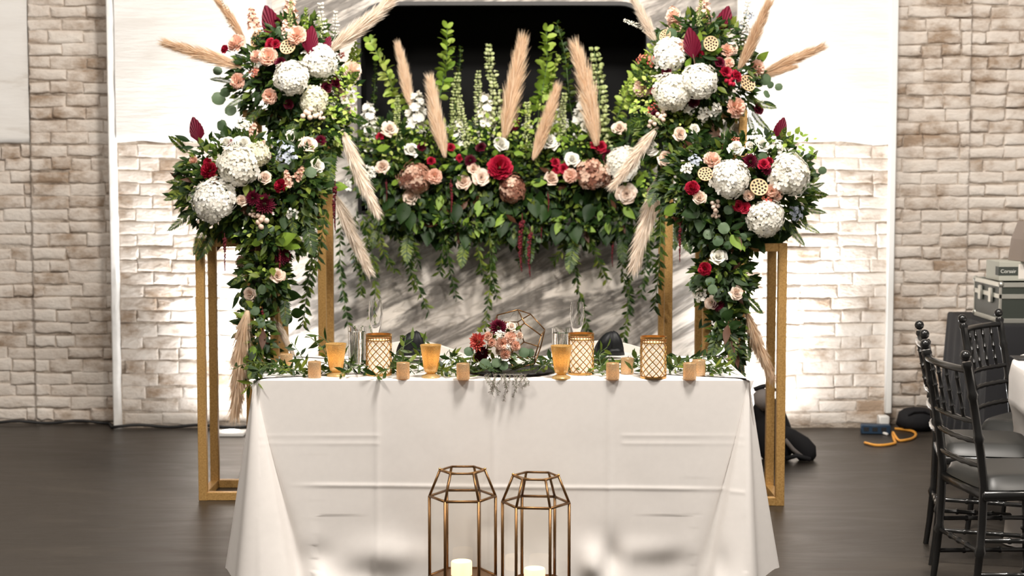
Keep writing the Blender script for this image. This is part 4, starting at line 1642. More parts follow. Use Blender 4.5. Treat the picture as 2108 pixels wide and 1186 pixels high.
A.flowers('burgundy_rose', [(1372, 149, 15), (1561, 223, 15), (1428, 208, 15), (1482, 128, 14), (1532, 78, 9), (1348, 236, 12)])
A.flowers('coral_spray', [(1320, 120, 13), (1343, 125, 14), (1345, 225, 13)])
A.flowers('rose', [(1400, 276, 18), (1370, 327, 20)])
A.flowers('white_rose', [(1515, 266, 18), (1430, 265, 12), (1340, 305, 16)])
A.flowers('bud_cluster', [(1362, 240, 15), (1345, 252, 15)])
A.flowers('white_spray', [(1420, 220, 16), (1475, 225, 14), (1505, 95, 14), (1450, 235, 16), (1545, 60, 14)])
A.flowers('blue_spray', [(1525, 55, 15), (1540, 30, 14), (1434, 320, 15), (1425, 345, 18)])
A.spikes('white_spire', [(1520, 100, 1540, 5), (1330, 60, 1285, 42)])
A.spikes('lime_spire', [(1310, 210, 1345, 75), (1290, 230, 1320, 140), (1275, 195, 1300, 160)])
A.spikes('bell_spire', [(1440, 60, 1437, -5), (1370, 260, 1330, 230)])
A.leaves('round_leaf', [(1575, 164, 26, 70), (1603, 179, 17, 80), (1578, 194, 18, 160), (1586, 175, 16, 20), (1562, 172, 18, 60)])
A.leaves('lime_leaf', [(1392, 125, 22, 10), (1570, 117, 34, 50), (1440, 75, 24, 0), (1450, 110, 26, 100), (1475, 105, 30, 70), (1320, 150, 26, 200), (1418, 128, 24, 30)])
A.leaves('long_leaf', [(1430, 122, 36, -60), (1460, 120, 40, 120), (1320, 145, 30, -150), (1585, 215, 30, 120)])
A.scatter_leaves('leaf', 28, (22, 36), 51)
A.scatter_leaves('long_leaf', 24, (22, 40), 52)
A.scatter_leaves('round_leaf', 12, (14, 24), 53)
A.fronds('fine_frond', [(1545, 205, 55, 110), (1545, 225, 60, 140), (1540, 235, 55, 165), (1500, 240, 60, 190), (1440, 270, 80, 180)])
A.fronds('frond', [(1350, 180, 60, -60), (1345, 240, 60, -110), (1380, 330, 90, 190), (1400, 340, 100, 175), (1370, 340, 90, 200), (1420, 330, 80, 165)])
A.fronds('frond', [(1385, 400, 110, 180), (1400, 420, 100, 172), (1375, 410, 90, 190)])

# ---- on the shorter stand by the backpack
sr_b = [(1545, 385, 125, 108), (1440, 390, 70, 100), (1500, 480, 70, 50), (1488, 575, 58, 70), (1495, 690, 34, 80)]
A = Arr('flower_arrangement', 'cascading arrangement with three white hydrangeas on the shorter gold stand by the backpack', (prx - 0.19, 7.55, 1.1), sr_b, 7.45, 0.2)
foam(A.t, sr_b[:4], 7.45, 0.2, 0.6)
foliage(A.t, sr_b, 7.45, 0.21, 2700, 7)
foliage(A.t, [(1630, 300, 50, 30), (1420, 400, 50, 60), (1490, 560, 50, 60)], 7.45, 0.2, 260, 8, 'lime', (0.02, 0.04), 'light_foliage', 0.6)
A.spears([(1608, 265, 52, 16, 12)])
A.flowers('hydrangea', [(1504, 367, 38), (1624, 357, 43), (1577, 449, 37)])
A.flowers('rose', [(1440, 407, 19), (1541, 403, 15), (1516, 603, 17), (1465, 623, 15)])
A.flowers('white_rose', [(1514, 305, 17), (1570, 298, 17), (1478, 528, 20), (1545, 300, 14)])
A.flowers('carnation', [(1465, 332, 20), (1588, 393, 15), (1600, 402, 12)])
A.flowers('red_carnation', [(1425, 388, 16), (1452, 554, 15)])
A.flowers('burgundy_dahlia', [(1545, 332, 18), (1478, 628, 15), (1578, 350, 14)])
A.flowers('red_rose', [(1572, 338, 14), (1533, 428, 13), (1546, 436, 11), (1520, 425, 12), (1585, 330, 10)])
A.flowers('coral_spray', [(1583, 408, 15), (1515, 288, 9)])
A.flowers('red_bud_cluster', [(1672, 405, 8)])
A.flowers('lotus_pod', [(1452, 359, 15), (1562, 386, 18)])
A.flowers('blue_spray', [(1640, 437, 19), (1430, 330, 14)])
A.flowers('bud_cluster', [(1471, 424, 16), (1472, 442, 12)])
A.flowers('white_spray', [(1440, 605, 18), (1415, 345, 14), (1600, 300, 20), (1555, 285, 16)])
A.leaves('round_leaf', [(1669, 357, 24, 60), (1693, 351, 18, 70), (1668, 322, 18, 50), (1500, 432, 22, 80), (1478, 496, 24, 80), (1499, 505, 20, 60), (1467, 596, 22, 160), (1432, 588, 34, -70), (1440, 577, 28, -40), (1490, 470, 26, 150)])
A.leaves('leaf', [(1590, 490, 56, 130), (1602, 486, 60, 85), (1552, 577, 38, 70), (1545, 590, 36, 110), (1525, 580, 36, 130), (1450, 665, 36, -150), (1465, 725, 48, 190), (1420, 440, 44, -110), (1440, 460, 44, 190), (1560, 500, 50, 160)])
A.leaves('lime_leaf', [(1385, 430, 44, 55), (1550, 308, 26, 60), (1612, 285, 40, -30), (1625, 290, 36, 20), (1535, 640, 26, 130), (1515, 500, 40, 150), (1455, 645, 34, 190), (1528, 505, 30, 170)])
A.leaves('rust_leaf', [(1495, 690, 44, 190), (1505, 720, 44, 175), (1395, 455, 36, -60), (1400, 480, 40, 190), (1520, 500, 40, 170), (1515, 740, 40, 185)])
A.scatter_leaves('leaf', 46, (22, 38), 61)
A.scatter_leaves('long_leaf', 36, (22, 42), 62)
A.scatter_leaves('round_leaf', 22, (14, 26), 63)
A.scatter_leaves('rust_leaf', 12, (20, 34), 64)
A.fronds('fine_frond', [(1640, 420, 60, 110), (1635, 445, 60, 130), (1620, 450, 65, 150), (1640, 390, 55, 80), (1655, 340, 40, 40), (1480, 510, 60, 180)])
A.fronds('frond', [(1600, 300, 40, 20), (1650, 400, 50, 90), (1520, 740, 50, 170), (1500, 650, 90, 178), (1530, 660, 80, 175), (1480, 660, 80, 190), (1530, 610, 50, 130)])
A.spikes('pampas_plume', [(1535, 640, 1592, 783)], -0.08, 0.02)
put('amaranth_tassel', A.t, P(1470, 690, 7.3), (0, 0, 1), 60 * mp(7.3))
put('amaranth_tassel', A.t, P(1400, 470, 7.3), (0, 0, 1), 70 * mp(7.3))

# ---- the long garland along the sill of the niche
g_b = [(800, 340, 75, 95), (900, 355, 80, 90), (1000, 355, 80, 95), (1100, 360, 80, 95), (1200, 350, 80, 95), (1290, 350, 65, 95),
       (850, 440, 75, 50), (960, 450, 75, 50), (1080, 455, 75, 50), (1180, 455, 75, 50), (1270, 440, 70, 55)]
GD = 9.42
A = Arr('flower_garland', 'long garland of roses, mauve hydrangeas and trailing vines on the black niche sill', (P(1035, 440, GD).x, GD, OPZ0), g_b, GD, 0.2, 'garland')
foam(A.t, [(x, 385, 70, 60) for x in range(790, 1310, 85)], GD, 0.17, 0.8)
foliage(A.t, g_b, GD, 0.22, 5200, 9, 'leaf', (0.03, 0.07))
foliage(A.t, [(800, 300, 60, 50), (900, 290, 70, 40), (1100, 270, 60, 60), (1180, 300, 60, 40), (1320, 390, 40, 50), (1000, 280, 60, 40)], GD, 0.22, 900, 10, 'lime', (0.018, 0.04), 'light_foliage', 0.65)
A.flowers('rose', [(787, 343, 19), (954, 375, 19), (991, 365, 18), (845, 406, 18), (802, 265, 19), (1135, 367, 20), (1290, 399, 22), (1275, 263, 17), (975, 347, 15)])
A.flowers('white_rose', [(847, 308, 18), (1032, 297, 20), (1178, 328, 18), (1131, 291, 20), (1207, 262, 16)])
A.flowers('carnation', [(895, 364, 17), (1175, 362, 16), (1247, 372, 12)])
A.flowers('red_rose', [(887, 331, 12), (928, 303, 11), (946, 326, 9), (783, 280, 10), (1143, 334, 11), (1160, 347, 13), (1146, 350, 10), (1237, 301, 14), (1222, 298, 10)])
A.flowers('burgundy_rose', [(868, 303, 14), (990, 303, 14), (1120, 265, 14)])
A.flowers('red_carnation', [(1029, 346, 27)])
A.flowers('burgundy_dahlia', [(968, 330, 14), (1250, 320, 14)])
A.flowers('antique_hydrangea', [(853, 366, 30), (1052, 386, 28), (1220, 358, 30)])
A.flowers('hydrangea', [(1283, 336, 34)])
A.uprights('white_stock_flower', [(763, 258, 32, -8), (856, 242, 36, 4), (1000, 238, 32, -3), (1203, 240, 36, 2), (944, 285, 26, 5), (1150, 255, 22, 8)], 1.2)
A.flowers('white_spray', [(930, 268, 14), (1160, 255, 16), (1085, 262, 12), (760, 355, 16), (835, 380, 12), (715, 380, 14)])
A.spikes('pampas_plume', [(848, 222, 818, 92), (916, 325, 886, 160), (1038, 285, 1076, 78), (1098, 330, 1150, 180), (1230, 300, 1192, 90)], -0.06, 0.0)
A.spears([(1057, 250, 50, 4, 10)])
A.spikes('lime_spire', [(832, 240, 772, 82), (905, 215, 931, 60), (1110, 240, 1136, 66), (1265, 260, 1308, 135), (1120, 200, 1150, 120)], 0.05, -0.03)
A.spikes('bell_spire', [(1018, 270, 1022, 98), (985, 270, 985, 150), (935, 300, 938, 155), (1090, 320, 1080, 215), (820, 300, 815, 200), (965, 320, 950, 200), (1150, 310, 1160, 195), (1245, 330, 1225, 105)], 0.04, -0.02)
A.spikes('dark_spire', [(770, 240, 772, 130), (935, 230, 950, 100), (1180, 250, 1160, 50), (1300, 280, 1300, 190)], 0.15, -0.12)
A.leaves('long_leaf', [(795, 312, 30, 80), (1110, 372, 30, -95), (770, 372, 28, 80)])
A.leaves('lime_leaf', [(790, 305, 32, 85), (915, 345, 26, 70), (815, 375, 22, 60), (905, 418, 34, 190), (895, 450, 30, 200), (912, 462, 20, 180), (1110, 377, 36, 95), (1148, 470, 30, 195), (985, 430, 36, 185), (1005, 418, 30, 160), (1252, 470, 28, 170), (1255, 490, 26, 150), (1295, 440, 36, 140), (1318, 370, 30, 20), (1200, 283, 24, 80), (960, 455, 22, 30), (1030, 455, 34, 210), (1235, 445, 24, 190), (790, 455, 24, 200), (945, 345, 20, 60)])
A.leaves('leaf', [(880, 480, 60, 190), (900, 490, 60, 170), (960, 490, 50, 185), (1035, 470, 46, 190), (1055, 490, 44, 170), (1150, 480, 60, 190), (1185, 480, 50, 170), (1210, 440, 44, 200), (1250, 480, 60, 180), (1100, 430, 44, 170), (830, 440, 50, 190), (845, 455, 44, 175), (1290, 480, 44, 170), (1120, 440, 44, 200), (800, 420, 44, 200), (940, 440, 44, 180)])
A.scatter_leaves('leaf', 55, (24, 42), 71)
A.scatter_leaves('long_leaf', 60, (24, 44), 72)
A.scatter_leaves('round_leaf', 26, (16, 28), 73)
A.scatter_leaves('lime_leaf', 30, (16, 30), 74)
A.scatter_leaves('rust_leaf', 18, (24, 40), 75)
A.fronds('frond', [(840, 470, 70, 180), (960, 480, 70, 185), (1090, 480, 60, 175), (1180, 480, 80, 185), (1280, 470, 70, 175), (780, 440, 70, 190), (1320, 430, 70, 160)])
for i, (x0, y0, x1, y1, x2, y2) in enumerate(((705, 420, 700, 540, 716, 668), (745, 440, 772, 560, 765, 700), (765, 430, 750, 520, 742, 610), (800, 440, 835, 530, 882, 640), (775, 450, 790, 520, 815, 560),
                                              (820, 450, 850, 510, 862, 545), (920, 460, 922, 530, 940, 612), (905, 460, 912, 500, 905, 560), (1005, 460, 1010, 560, 1000, 668), (1030, 470, 1012, 540, 1022, 610), (985, 450, 985, 520, 1000, 580),
                                              (1182, 460, 1184, 560, 1212, 682), (1200, 470, 1225, 520, 1248, 575), (1175, 460, 1160, 510, 1140, 535), (1300, 460, 1298, 580, 1282, 715), (1315, 460, 1330, 530, 1320, 610), (1290, 470, 1280, 540, 1300, 640),
                                              (1360, 420, 1358, 530, 1347, 640), (1340, 440, 1335, 500, 1345, 560), (650, 430, 640, 540, 622, 672), (672, 430, 655, 520, 630, 600), (1080, 460, 1085, 500, 1070, 540), (860, 450, 842, 520, 850, 590), (735, 430, 728, 500, 735, 560))):
    Dv = 9.36 if 690 < x0 < 1350 else 8.0
    vine(A.t if 690 < x0 < 1350 else (TALL_A if x0 < 1000 else TALL_B), [P(x0, y0, Dv - 0.06), P(x1, y1, Dv - 0.05), P(x2, y2, Dv)], 0.052, 0.0085, 'leaf', 0.0018, 300 + i)
for px, py, L in ((795, 375, 40), (928, 378, 62), (1075, 455, 105), (1092, 480, 90), (1262, 505, 46), (1128, 400, 36), (1115, 470, 30)):
    put('amaranth_tassel', A.t, P(px, py, 9.2), (0, 0, 1), L * mp(9.2))
# ================================================================== ON THE HEAD TABLE
TT = TZ + 0.001


def tabletop_D(py):
    """distance of the table-top point that shows at height py"""
    lo, hi = 5.5, 7.5
    for _ in range(40):
        m_ = (lo + hi) / 2
        if P(1054, py, m_).z > TT:
            lo = m_
        else:
            hi = m_
    return (lo + hi) / 2


def lathe_obj(name, prof, mat, parent, n=28, sharp=40):
    mb = MB()
    mb.lathe(prof, n, Matrix.Translation(parent.location))
    return build(mb, name, mat, parent, True, sharp)


def votive(px, py, label, lit=True):
    D = tabletop_D(py)
    p = P(px, py, D)
    t = thing('votive_holder', label, 'candle holder', (p.x, p.y + 0.024, TT), 'small gold votives')
    r, h = 0.0245, 0.060
    lathe_obj('cup', [(0.0005, 0.0), (r - 0.002, 0.0), (r, 0.002), (r, h - 0.001), (r - 0.001, h), (r - 0.003, h), (r - 0.003, 0.006), (0.0005, 0.006)], M['votive'], t)
    lathe_obj('candle', [(0.0005, 0.0065), (r - 0.005, 0.0065), (r - 0.005, 0.036), (0.0005, 0.034)], M['wax'], t)
    lathe_obj('wick', [(0.0008, 0.034), (0.0008, 0.041), (0.0002, 0.042)], M['twig'], t, 6)
    return t


votive(646, 779, 'small gold votive beside the goblet that stands under the pale dangling plume')
votive(829, 781, 'small gold votive between a lattice candle cylinder and a gold goblet')
votive(953, 783, 'small gold votive beside the black tray of the centrepiece')
votive(1262, 782, 'small gold votive in front of the clearly seen black napkin')
votive(1421, 782, 'small gold votive in front of another at the table end nearest the black chairs')
votive(588, 762, 'small gold votive half hidden under leaves at the corner by the cascading pampas')
votive(1292, 771, 'small gold votive tucked behind leaves beside the lone lattice cylinder')
votive(1440, 775, 'small gold votive behind another at the table end nearest the black chairs')


def goblet(px, py, label, h=0.122):
    D = tabletop_D(py)
    p = P(px, py, D)
    t = thing('gold_goblet', label, 'candle holder', (p.x, p.y + 0.034, TT), 'gold mercury glass goblets')
    foot = [(0.0005, 0.0), (0.034, 0.0), (0.0355, 0.003), (0.032, 0.007), (0.022, 0.011), (0.018, 0.014), (0.0005, 0.015)]
    lathe_obj('foot', foot, M['goblet'], t)
    bowl = [(0.012, 0.0145), (0.022, 0.020), (0.0265, 0.035), (0.030, 0.065), (0.0345, 0.095), (0.0385, h - 0.006), (0.0395, h - 0.005), (0.0395, h), (0.0375, h), (0.0335, 0.095), (0.029, 0.065), (0.0255, 0.035), (0.020, 0.023), (0.0005, 0.022)]
    mb = MB()
    nf = 40
    vs, fs = [], []
    for r, z in bowl:
        for k in range(nf):
            a = 2 * PI * k / nf
            rr = r * (1 + (0.035 * math.cos(a * 10) if z < h - 0.012 else 0))
            vs.append((p.x + rr * math.cos(a), p.y + 0.034 + rr * math.sin(a), TT + z))
    for i in range(len(bowl) - 1):
        for k in range(nf):
            a, b = i * nf + k, i * nf + (k + 1) % nf
            fs.append((a, b, b + nf, a + nf))
    mb.add(vs, fs)
    build(mb, 'bowl', M['goblet'], t, True, 60)
    lathe_obj('candle', [(0.0005, 0.024), (0.019, 0.024), (0.021, 0.048), (0.0005, 0.047)], M['wax'], t)
    gl = bpy.data.lights.new('goblet_glow', 'POINT')
    gl.energy = 0.085
    gl.color = (1.0, 0.72, 0.40)
    gl.shadow_soft_size = 0.008
    go = bpy.data.objects.new('goblet_glow', gl)
    go.location = (p.x, p.y + 0.034, TT + 0.078)
    COL.objects.link(go)
    lathe_obj('flame', [(0.0003, 0.050), (0.0035, 0.056), (0.003, 0.062), (0.0003, 0.072)], M['flame'], t, 8)
    return t


goblet(690, 776, 'gold goblet near the tall gold pole, with no napkin or glass behind it')
goblet(886, 779, 'gold mercury glass goblet with a glowing candle in front of a black napkin')
goblet(1156, 781, 'gold mercury glass goblet with a glowing candle in front of a tall water glass')


def lattice_holder(px, py, label):
    D = tabletop_D(py)
    p = P(px, py, D)
    r, h = 0.0475, 0.155
    c = Vector((p.x, p.y + r, TT))
    t = thing('lattice_candle_holder', label, 'candle holder', c, 'gold lattice candle cylinders')
    lathe_obj('glass_cylinder', [(0.0005, 0.004), (r - 0.006, 0.004), (r - 0.006, h - 0.022), (r - 0.009, h - 0.022), (r - 0.009, 0.008), (0.0005, 0.008)], M['frosted_light'], t, 32)
    lathe_obj('base_ring', [(r - 0.012, 0.0), (r + 0.0015, 0.0), (r + 0.0015, 0.007), (r - 0.002, 0.009), (r - 0.012, 0.004), (r - 0.012, 0.0)], M['bright_gold'], t, 40)
    lathe_obj('rim', [(r - 0.001, h - 0.009), (r + 0.002, h - 0.008), (r + 0.002, h), (r - 0.003, h), (r - 0.003, h - 0.008), (r - 0.001, h - 0.009)], M['bright_gold'], t, 40)
    mb = MB()
    nd = 11
    z0, z1 = 0.007, h - 0.022
    cell = 2 * PI * r / nd
    turns = (z1 - z0) / cell * 2 * PI / nd
    for sg in (-1, 1):
        for k in range(nd):
            a0 = 2 * PI * k / nd
            pts = []
            for s in range(17):
                u = s / 16
                a = a0 + sg * turns * u * 0.95
                pts.append(c + Vector((r * math.cos(a), r * math.sin(a), z0 + (z1 - z0) * u)))
            mb.tube(pts, 0.0020, 5)
    # pierced band at the top
    ring = lambda z: [c + Vector((r * math.cos(2 * PI * k / 40), r * math.sin(2 * PI * k / 40), z)) for k in range(40)]
    mb.tube(ring(z1), 0.0025, 6, closed=True)
    for k in range(26):
        a = 2 * PI * k / 26
        q = c + Vector((r * math.cos(a), r * math.sin(a), 0))
        mb.tube([q + Vector((0, 0, z1)), q + Vector((0, 0, h - 0.006))], 0.0017, 5)
    build(mb, 'lattice', M['lattice_gold'], t, True, None)
    lathe_obj('candle', [(0.0005, 0.0085), (0.028, 0.0085), (0.028, 0.075), (0.0005, 0.073)], M['wax'], t)
    return t


lattice_holder(778, 775, 'gold lattice candle cylinder among leaves, near the goblet by the tall gold pole')
lattice_holder(1197, 773, 'gold lattice candle cylinder behind a gold goblet, beside the upright black napkin')
lattice_holder(1347, 781, 'gold lattice candle cylinder standing clear on the bare cloth with no glass behind it')


def flute(px, ptop, D, label):
    p = P(px, ptop, D)
    h = p.z - TT
    t = thing('champagne_flute', label, 'glass', (p.x, D, TT), 'clear champagne flutes')
    lathe_obj('foot', [(0.0005, 0.0), (0.034, 0.0), (0.034, 0.0015), (0.012, 0.004), (0.0048, 0.010), (0.0005, 0.010)], M['glass'], t, 32)
    zb = h - 0.150
    lathe_obj('stem', [(0.0045, 0.0102), (0.0035, 0.03), (0.0035, zb - 0.012), (0.006, zb - 0.002), (0.0005, zb - 0.002)], M['glass'], t, 12)
    lathe_obj('bowl', [(0.0005, zb - 0.0018), (0.007, zb), (0.013, zb + 0.018), (0.0235, zb + 0.06), (0.0285, zb + 0.095), (0.0270, zb + 0.125), (0.0240, h), (0.0228, h), (0.0258, zb + 0.125), (0.0273, zb + 0.095), (0.0222, zb + 0.06), (0.0115, zb + 0.019), (0.0005, zb + 0.006)], M['glass'], t, 32)
    return t


flute(773, 619, 6.44, 'clear champagne flute behind the lattice cylinder that has no goblet before it')
flute(1188, 622, 6.44, 'clear champagne flute behind the lattice cylinder next to the gold goblet')


def tumbler(px, ptop, D, label):
    p = P(px, ptop, D)
    h = p.z - TT
    t = thing('water_glass', label, 'glass', (p.x, D, TT), 'tall water glasses')
    r = 0.0365
    lathe_obj('glass_wall', [(0.0005, 0.0), (r - 0.004, 0.0), (r - 0.002, 0.003), (r, h), (r - 0.002, h), (r - 0.0045, 0.012), (0.0005, 0.010)], M['glass'], t, 36)
    lathe_obj('water', [(0.0005, 0.0105), (r - 0.0050, 0.0125), (r - 0.0028, h - 0.020), (0.0005, h - 0.020)], M['water'], t, 36)
    return t


tumbler(735, 672, 6.42, 'tall clear glass of water beside a champagne flute, near the tall gold pole')
tumbler(1155, 675, 6.42, 'tall clear glass of water behind the gold goblet by the centrepiece')


def plate(px, D, label):
    x = P(px, 742, D).x
    mb = MB()
    mb.lathe([(0.0005, 0.0), (0.07, 0.0), (0.075, 0.004), (0.105, 0.012), (0.132, 0.017), (0.133, 0.019), (0.104, 0.0155), (0.074, 0.0075), (0.0005, 0.005)], 40, Matrix.Translation((x, D, TT)))
    return tag(build(mb, 'dinner_plate', M['china'], None, True, 50), label, 'plate', 'dinner plates at the two settings')


plate(848, 6.60, 'white dinner plate under the folded black napkin hidden behind leaves')
plate(1250, 6.60, 'white dinner plate under the upright black napkin beside a lattice cylinder')


def napkin(px, D, label, flip=1):
    x0 = P(px, 742, D).x
    z0 = TT + 0.0205
    mb = MB()

    def lobe(cx, w, d, h, lean, tw):
        n = 26
        rows = 14
        vs, fs = [], []
        for j in range(rows + 1):
            t = j / rows
            k = (1 - t ** 2.6) ** 0.5 if t < 1 else 0.0
            for i in range(n):
                a = 2 * PI * i / n
                fold = 1 + 0.10 * math.sin(3 * a + tw + 2 * t) + 0.05 * math.sin(7 * a + tw)
                vs.append((x0 + flip * (cx + lean * t * t + w * k * fold * math.cos(a)), D + d * k * fold * math.sin(a) - 0.012 * math.sin(PI * t), z0 + h * t))
        for j in range(rows):
            for i in range(n):
                a, b = j * n + i, j * n + (i + 1) % n
                fs.append((a, b, b + n, a + n))
        fs.append(tuple(range(n))[::-1])
        mb.add(vs, fs)
    lobe(-0.018, 0.042, 0.030, 0.098, 0.030, 0.4)
    lobe(0.030, 0.030, 0.026, 0.100, -0.008, 1.7)
    lobe(0.020, 0.042, 0.034, 0.040, 0.006, 2.6)
    return tag(build(mb, 'folded_napkin', M['napkin'], None, True, None), label, 'napkin', 'folded black napkins')


napkin(846, 6.60, 'folded black napkin standing behind the leaves and a gold goblet')
napkin(1252, 6.60, 'folded black napkin standing clear beside the lattice cylinder and champagne flute')


# pale rounded chairs drawn up behind the table
def round_chair(px, D, label):
    c = P(px, 703, D + 0.3)
    t = thing('upholstered_chair', label, 'chair', (c.x, D + 0.1, 0), 'chairs of the couple')
    w = 0.275
    zt = c.z
    n = 24
    vs, fs = [], []
    prof = []
    for i in range(n + 1):
        s = 2 * i / n - 1
        prof.append((s * w, zt - 0.075 * abs(s) ** 1.8, 0.04 * s * s))
    for k, dy in enumerate((0.0, 0.05)):
        for x, z, b in prof:
            vs.append((c.x + x, D + 0.30 - b + dy, z))
        for x, z, b in prof:
            vs.append((c.x + x * 0.9, D + 0.30 - b + dy, 0.44))
    m = n + 1
    for i in range(n):
        fs.append((i, i + 1, m + i + 1, m + i))
        fs.append((2 * m + i, 3 * m + i, 3 * m + i + 1, 2 * m + i + 1))
        fs.append((i, 2 * m + i, 2 * m + i + 1, i + 1))
        fs.append((m + i, m + i + 1, 3 * m + i + 1, 3 * m + i))
    fs += [(0, m, 3 * m, 2 * m), (n, 2 * m + n, 3 * m + n, m + n)]
    mb = MB()
    mb.add(vs, fs)
    build(mb, 'backrest', M['upholstery'], t, True, 50)
    mb = MB()
    mb.box((c.x - 0.24, D - 0.12, 0.40), (c.x + 0.24, D + 0.29, 0.48), 0.02)
    build(mb, 'seat', M['upholstery'], t, True, 60)
    for sx in (-0.21, 0.21):
        for yy in (D - 0.09, D + 0.26):
            mb = MB()
            mb.tube([(c.x + sx, yy, 0), (c.x + sx * 0.96, yy, 0.40)], [0.014, 0.02], 8)
            build(mb, 'leg', M['twig'], t)


round_chair(846, 7.0, 'pale round-backed chair behind the setting with the black napkin hidden by leaves')
round_chair(1243, 7.0, 'pale round-backed chair behind the setting with the clearly seen black napkin')

# leafy runner
rn = thing('greenery_runner', 'leafy green runner strewn along the white head table', 'greenery', ((TX0 + TX1) / 2, 6.3, TT))
RG = random.Random(5)


def sprig(px0, py0, px1, py1, lift=0.02, leafL=0.052, gap=0.014, seed=0, up1=None):
    a = P(px0, py0, tabletop_D(py0))
    b = P(px1, py1, tabletop_D(max(py1, 745)))
    if up1 is not None:
        b = P(px1, py1, tabletop_D(py0) + up1)
    mid = (a + b) / 2 + Vector((RG.uniform(-.02, .02), RG.uniform(-.03, .03), lift))
    a.z += 0.008
    b.z += 0.010 if up1 is None else 0
    vine(rn, [a, mid, b], leafL, gap, 'leaf', 0.0015, 700 + seed, 'sprig', 0.30, TT + 0.001)


sp = []
for i in range(46):
    if i < 24:
        x = RG.uniform(560, 940)
    else:
        x = RG.uniform(1130, 1470)
    y = RG.uniform(752, 776)
    L = RG.uniform(50, 110) * RG.choice((-1, 1))
    sprig(x, y, x + L, y + RG.uniform(-12, 12), RG.uniform(0.012, 0.05), RG.uniform(0.040, 0.056), 0.015, i)
for i, (a, b, c_, d_) in enumerate(((560, 770, 520, 790), (600, 765, 540, 768), (640, 770, 600, 705), (680, 772, 640, 695), (730, 772, 655, 690), (820, 770, 836, 690), (860, 770, 880, 695),
                                    (800, 770, 850, 700), (910, 772, 950, 730), (930, 775, 925, 720), (1290, 770, 1310, 735), (1300, 772, 1330, 725), (1400, 770, 1480, 730), (1380, 770, 1440, 735), (1450, 772, 1490, 765),
                                    (1240, 770, 1250, 715), (1100, 775, 1130, 745), (1425, 765, 1500, 740), (960, 770, 985, 745))):
    sprig(a, b, c_, d_, 0.02, 0.052, 0.015, 100 + i, up1=RG.uniform(0.0, 0.10))
# tip hanging over the near corner of the table
vine(rn, [P(560, 778, 6.12), P(528, 786, 6.0), P(505, 800, 5.985)], 0.055, 0.012, 'leaf', 0.0015, 901, 'sprig', 0.28)

# centrepiece: black tray, terrarium with flowers, fern hanging over the edge
cpx = P(1052, 775, 6.2).x
tray = MB()
tray.lathe([(0.0005, 0.0), (0.150, 0.0), (0.168, 0.010), (0.171, 0.010), (0.168, 0.013), (0.150, 0.004), (0.0005, 0.004)], 48, Matrix.Translation((cpx, 6.20, TT)), sx=1.0, sy=0.92)
tag(build(tray, 'serving_tray', M['black_plastic'], None, True, 40), 'round black tray under the glass terrarium', 'tray')

TRR = 0.118
tc0 = Vector((P(1062, 715, 6.2).x, 6.22, 0))
phi = (1 + 5 ** 0.5) / 2
dv = [Vector((x, y, z)) for x in (-1, 1) for y in (-1, 1) for z in (-1, 1)]
for a in (-1, 1):
    for b in (-1, 1):
        dv += [Vector((0, a / phi, b * phi)), Vector((a / phi, b * phi, 0)), Vector((a * phi, 0, b / phi))]
dv = [v.normalized() for v in dv]
nrm_face = Vector((0, 1, phi)).normalized()
q_ = nrm_face.rotation_difference(Vector((0, 0, -1)))
RT = Matrix.Rotation(R(20), 3, 'Z') @ q_.to_matrix()
dv = [RT @ v for v in dv]
zmin = min(v.z for v in dv)
tc0.z = TT + 0.0145 - zmin * TRR + 0.002
ter = thing('glass_terrarium', 'brass-edged faceted glass terrarium on the black tray', 'terrarium', (tc0.x, tc0.y, TT + 0.0055))
tc0.z = TT + 0.008 - zmin * TRR
el = min((dv[0] - v).length for v in dv[1:]) * 1.05
for i in range(20):
    for j in range(i + 1, 20):
        if (dv[i] - dv[j]).length < el:
            mb = MB()
            mb.tube([tc0 + dv[i] * TRR, tc0 + dv[j] * TRR], 0.0026, 6)
            build(mb, 'edge', M['brass'], ter, True, None)
fn = []
for a in (-1, 1):
    for b in (-1, 1):
        fn += [Vector((0, a, b * phi)), Vector((a, b * phi, 0)), Vector((a * phi, 0, b))]
for nf_ in fn:
    nf_ = (RT @ nf_.normalized())
    face = sorted(dv, key=lambda v: -v.dot(nf_))[:5]
    if nf_.x < -0.2 and nf_.y < -0.1:
        continue                       # open side the flowers come out of
    cen = sum(face, Vector()) / 5
    u0 = (face[0] - cen).normalized()
    w0 = nf_.cross(u0)
    face.sort(key=lambda v: math.atan2((v - cen).dot(w0), (v - cen).dot(u0)))
    mb = MB()
    mb.add([tc0 + v * TRR * 0.995 for v in face], [(0, 1, 2, 3, 4)])
    build(mb, 'pane', M['pane'], ter, False, None)

bq = thing('flower_posy', 'burgundy, coral and peach posy spilling out of the glass terrarium', 'posy', (P(1020, 760, 6.14).x, 6.14, TT + 0.015))


def posy(key, items, D=6.10):
    for px, py, r in items:
        d = Vector(((px - 1022) / 60, -0.9, (705 - py) / 60 + 0.2))
        put(key, bq, P(px, py, D + FR.uniform(-.015, .015)), d, r * mp(D))


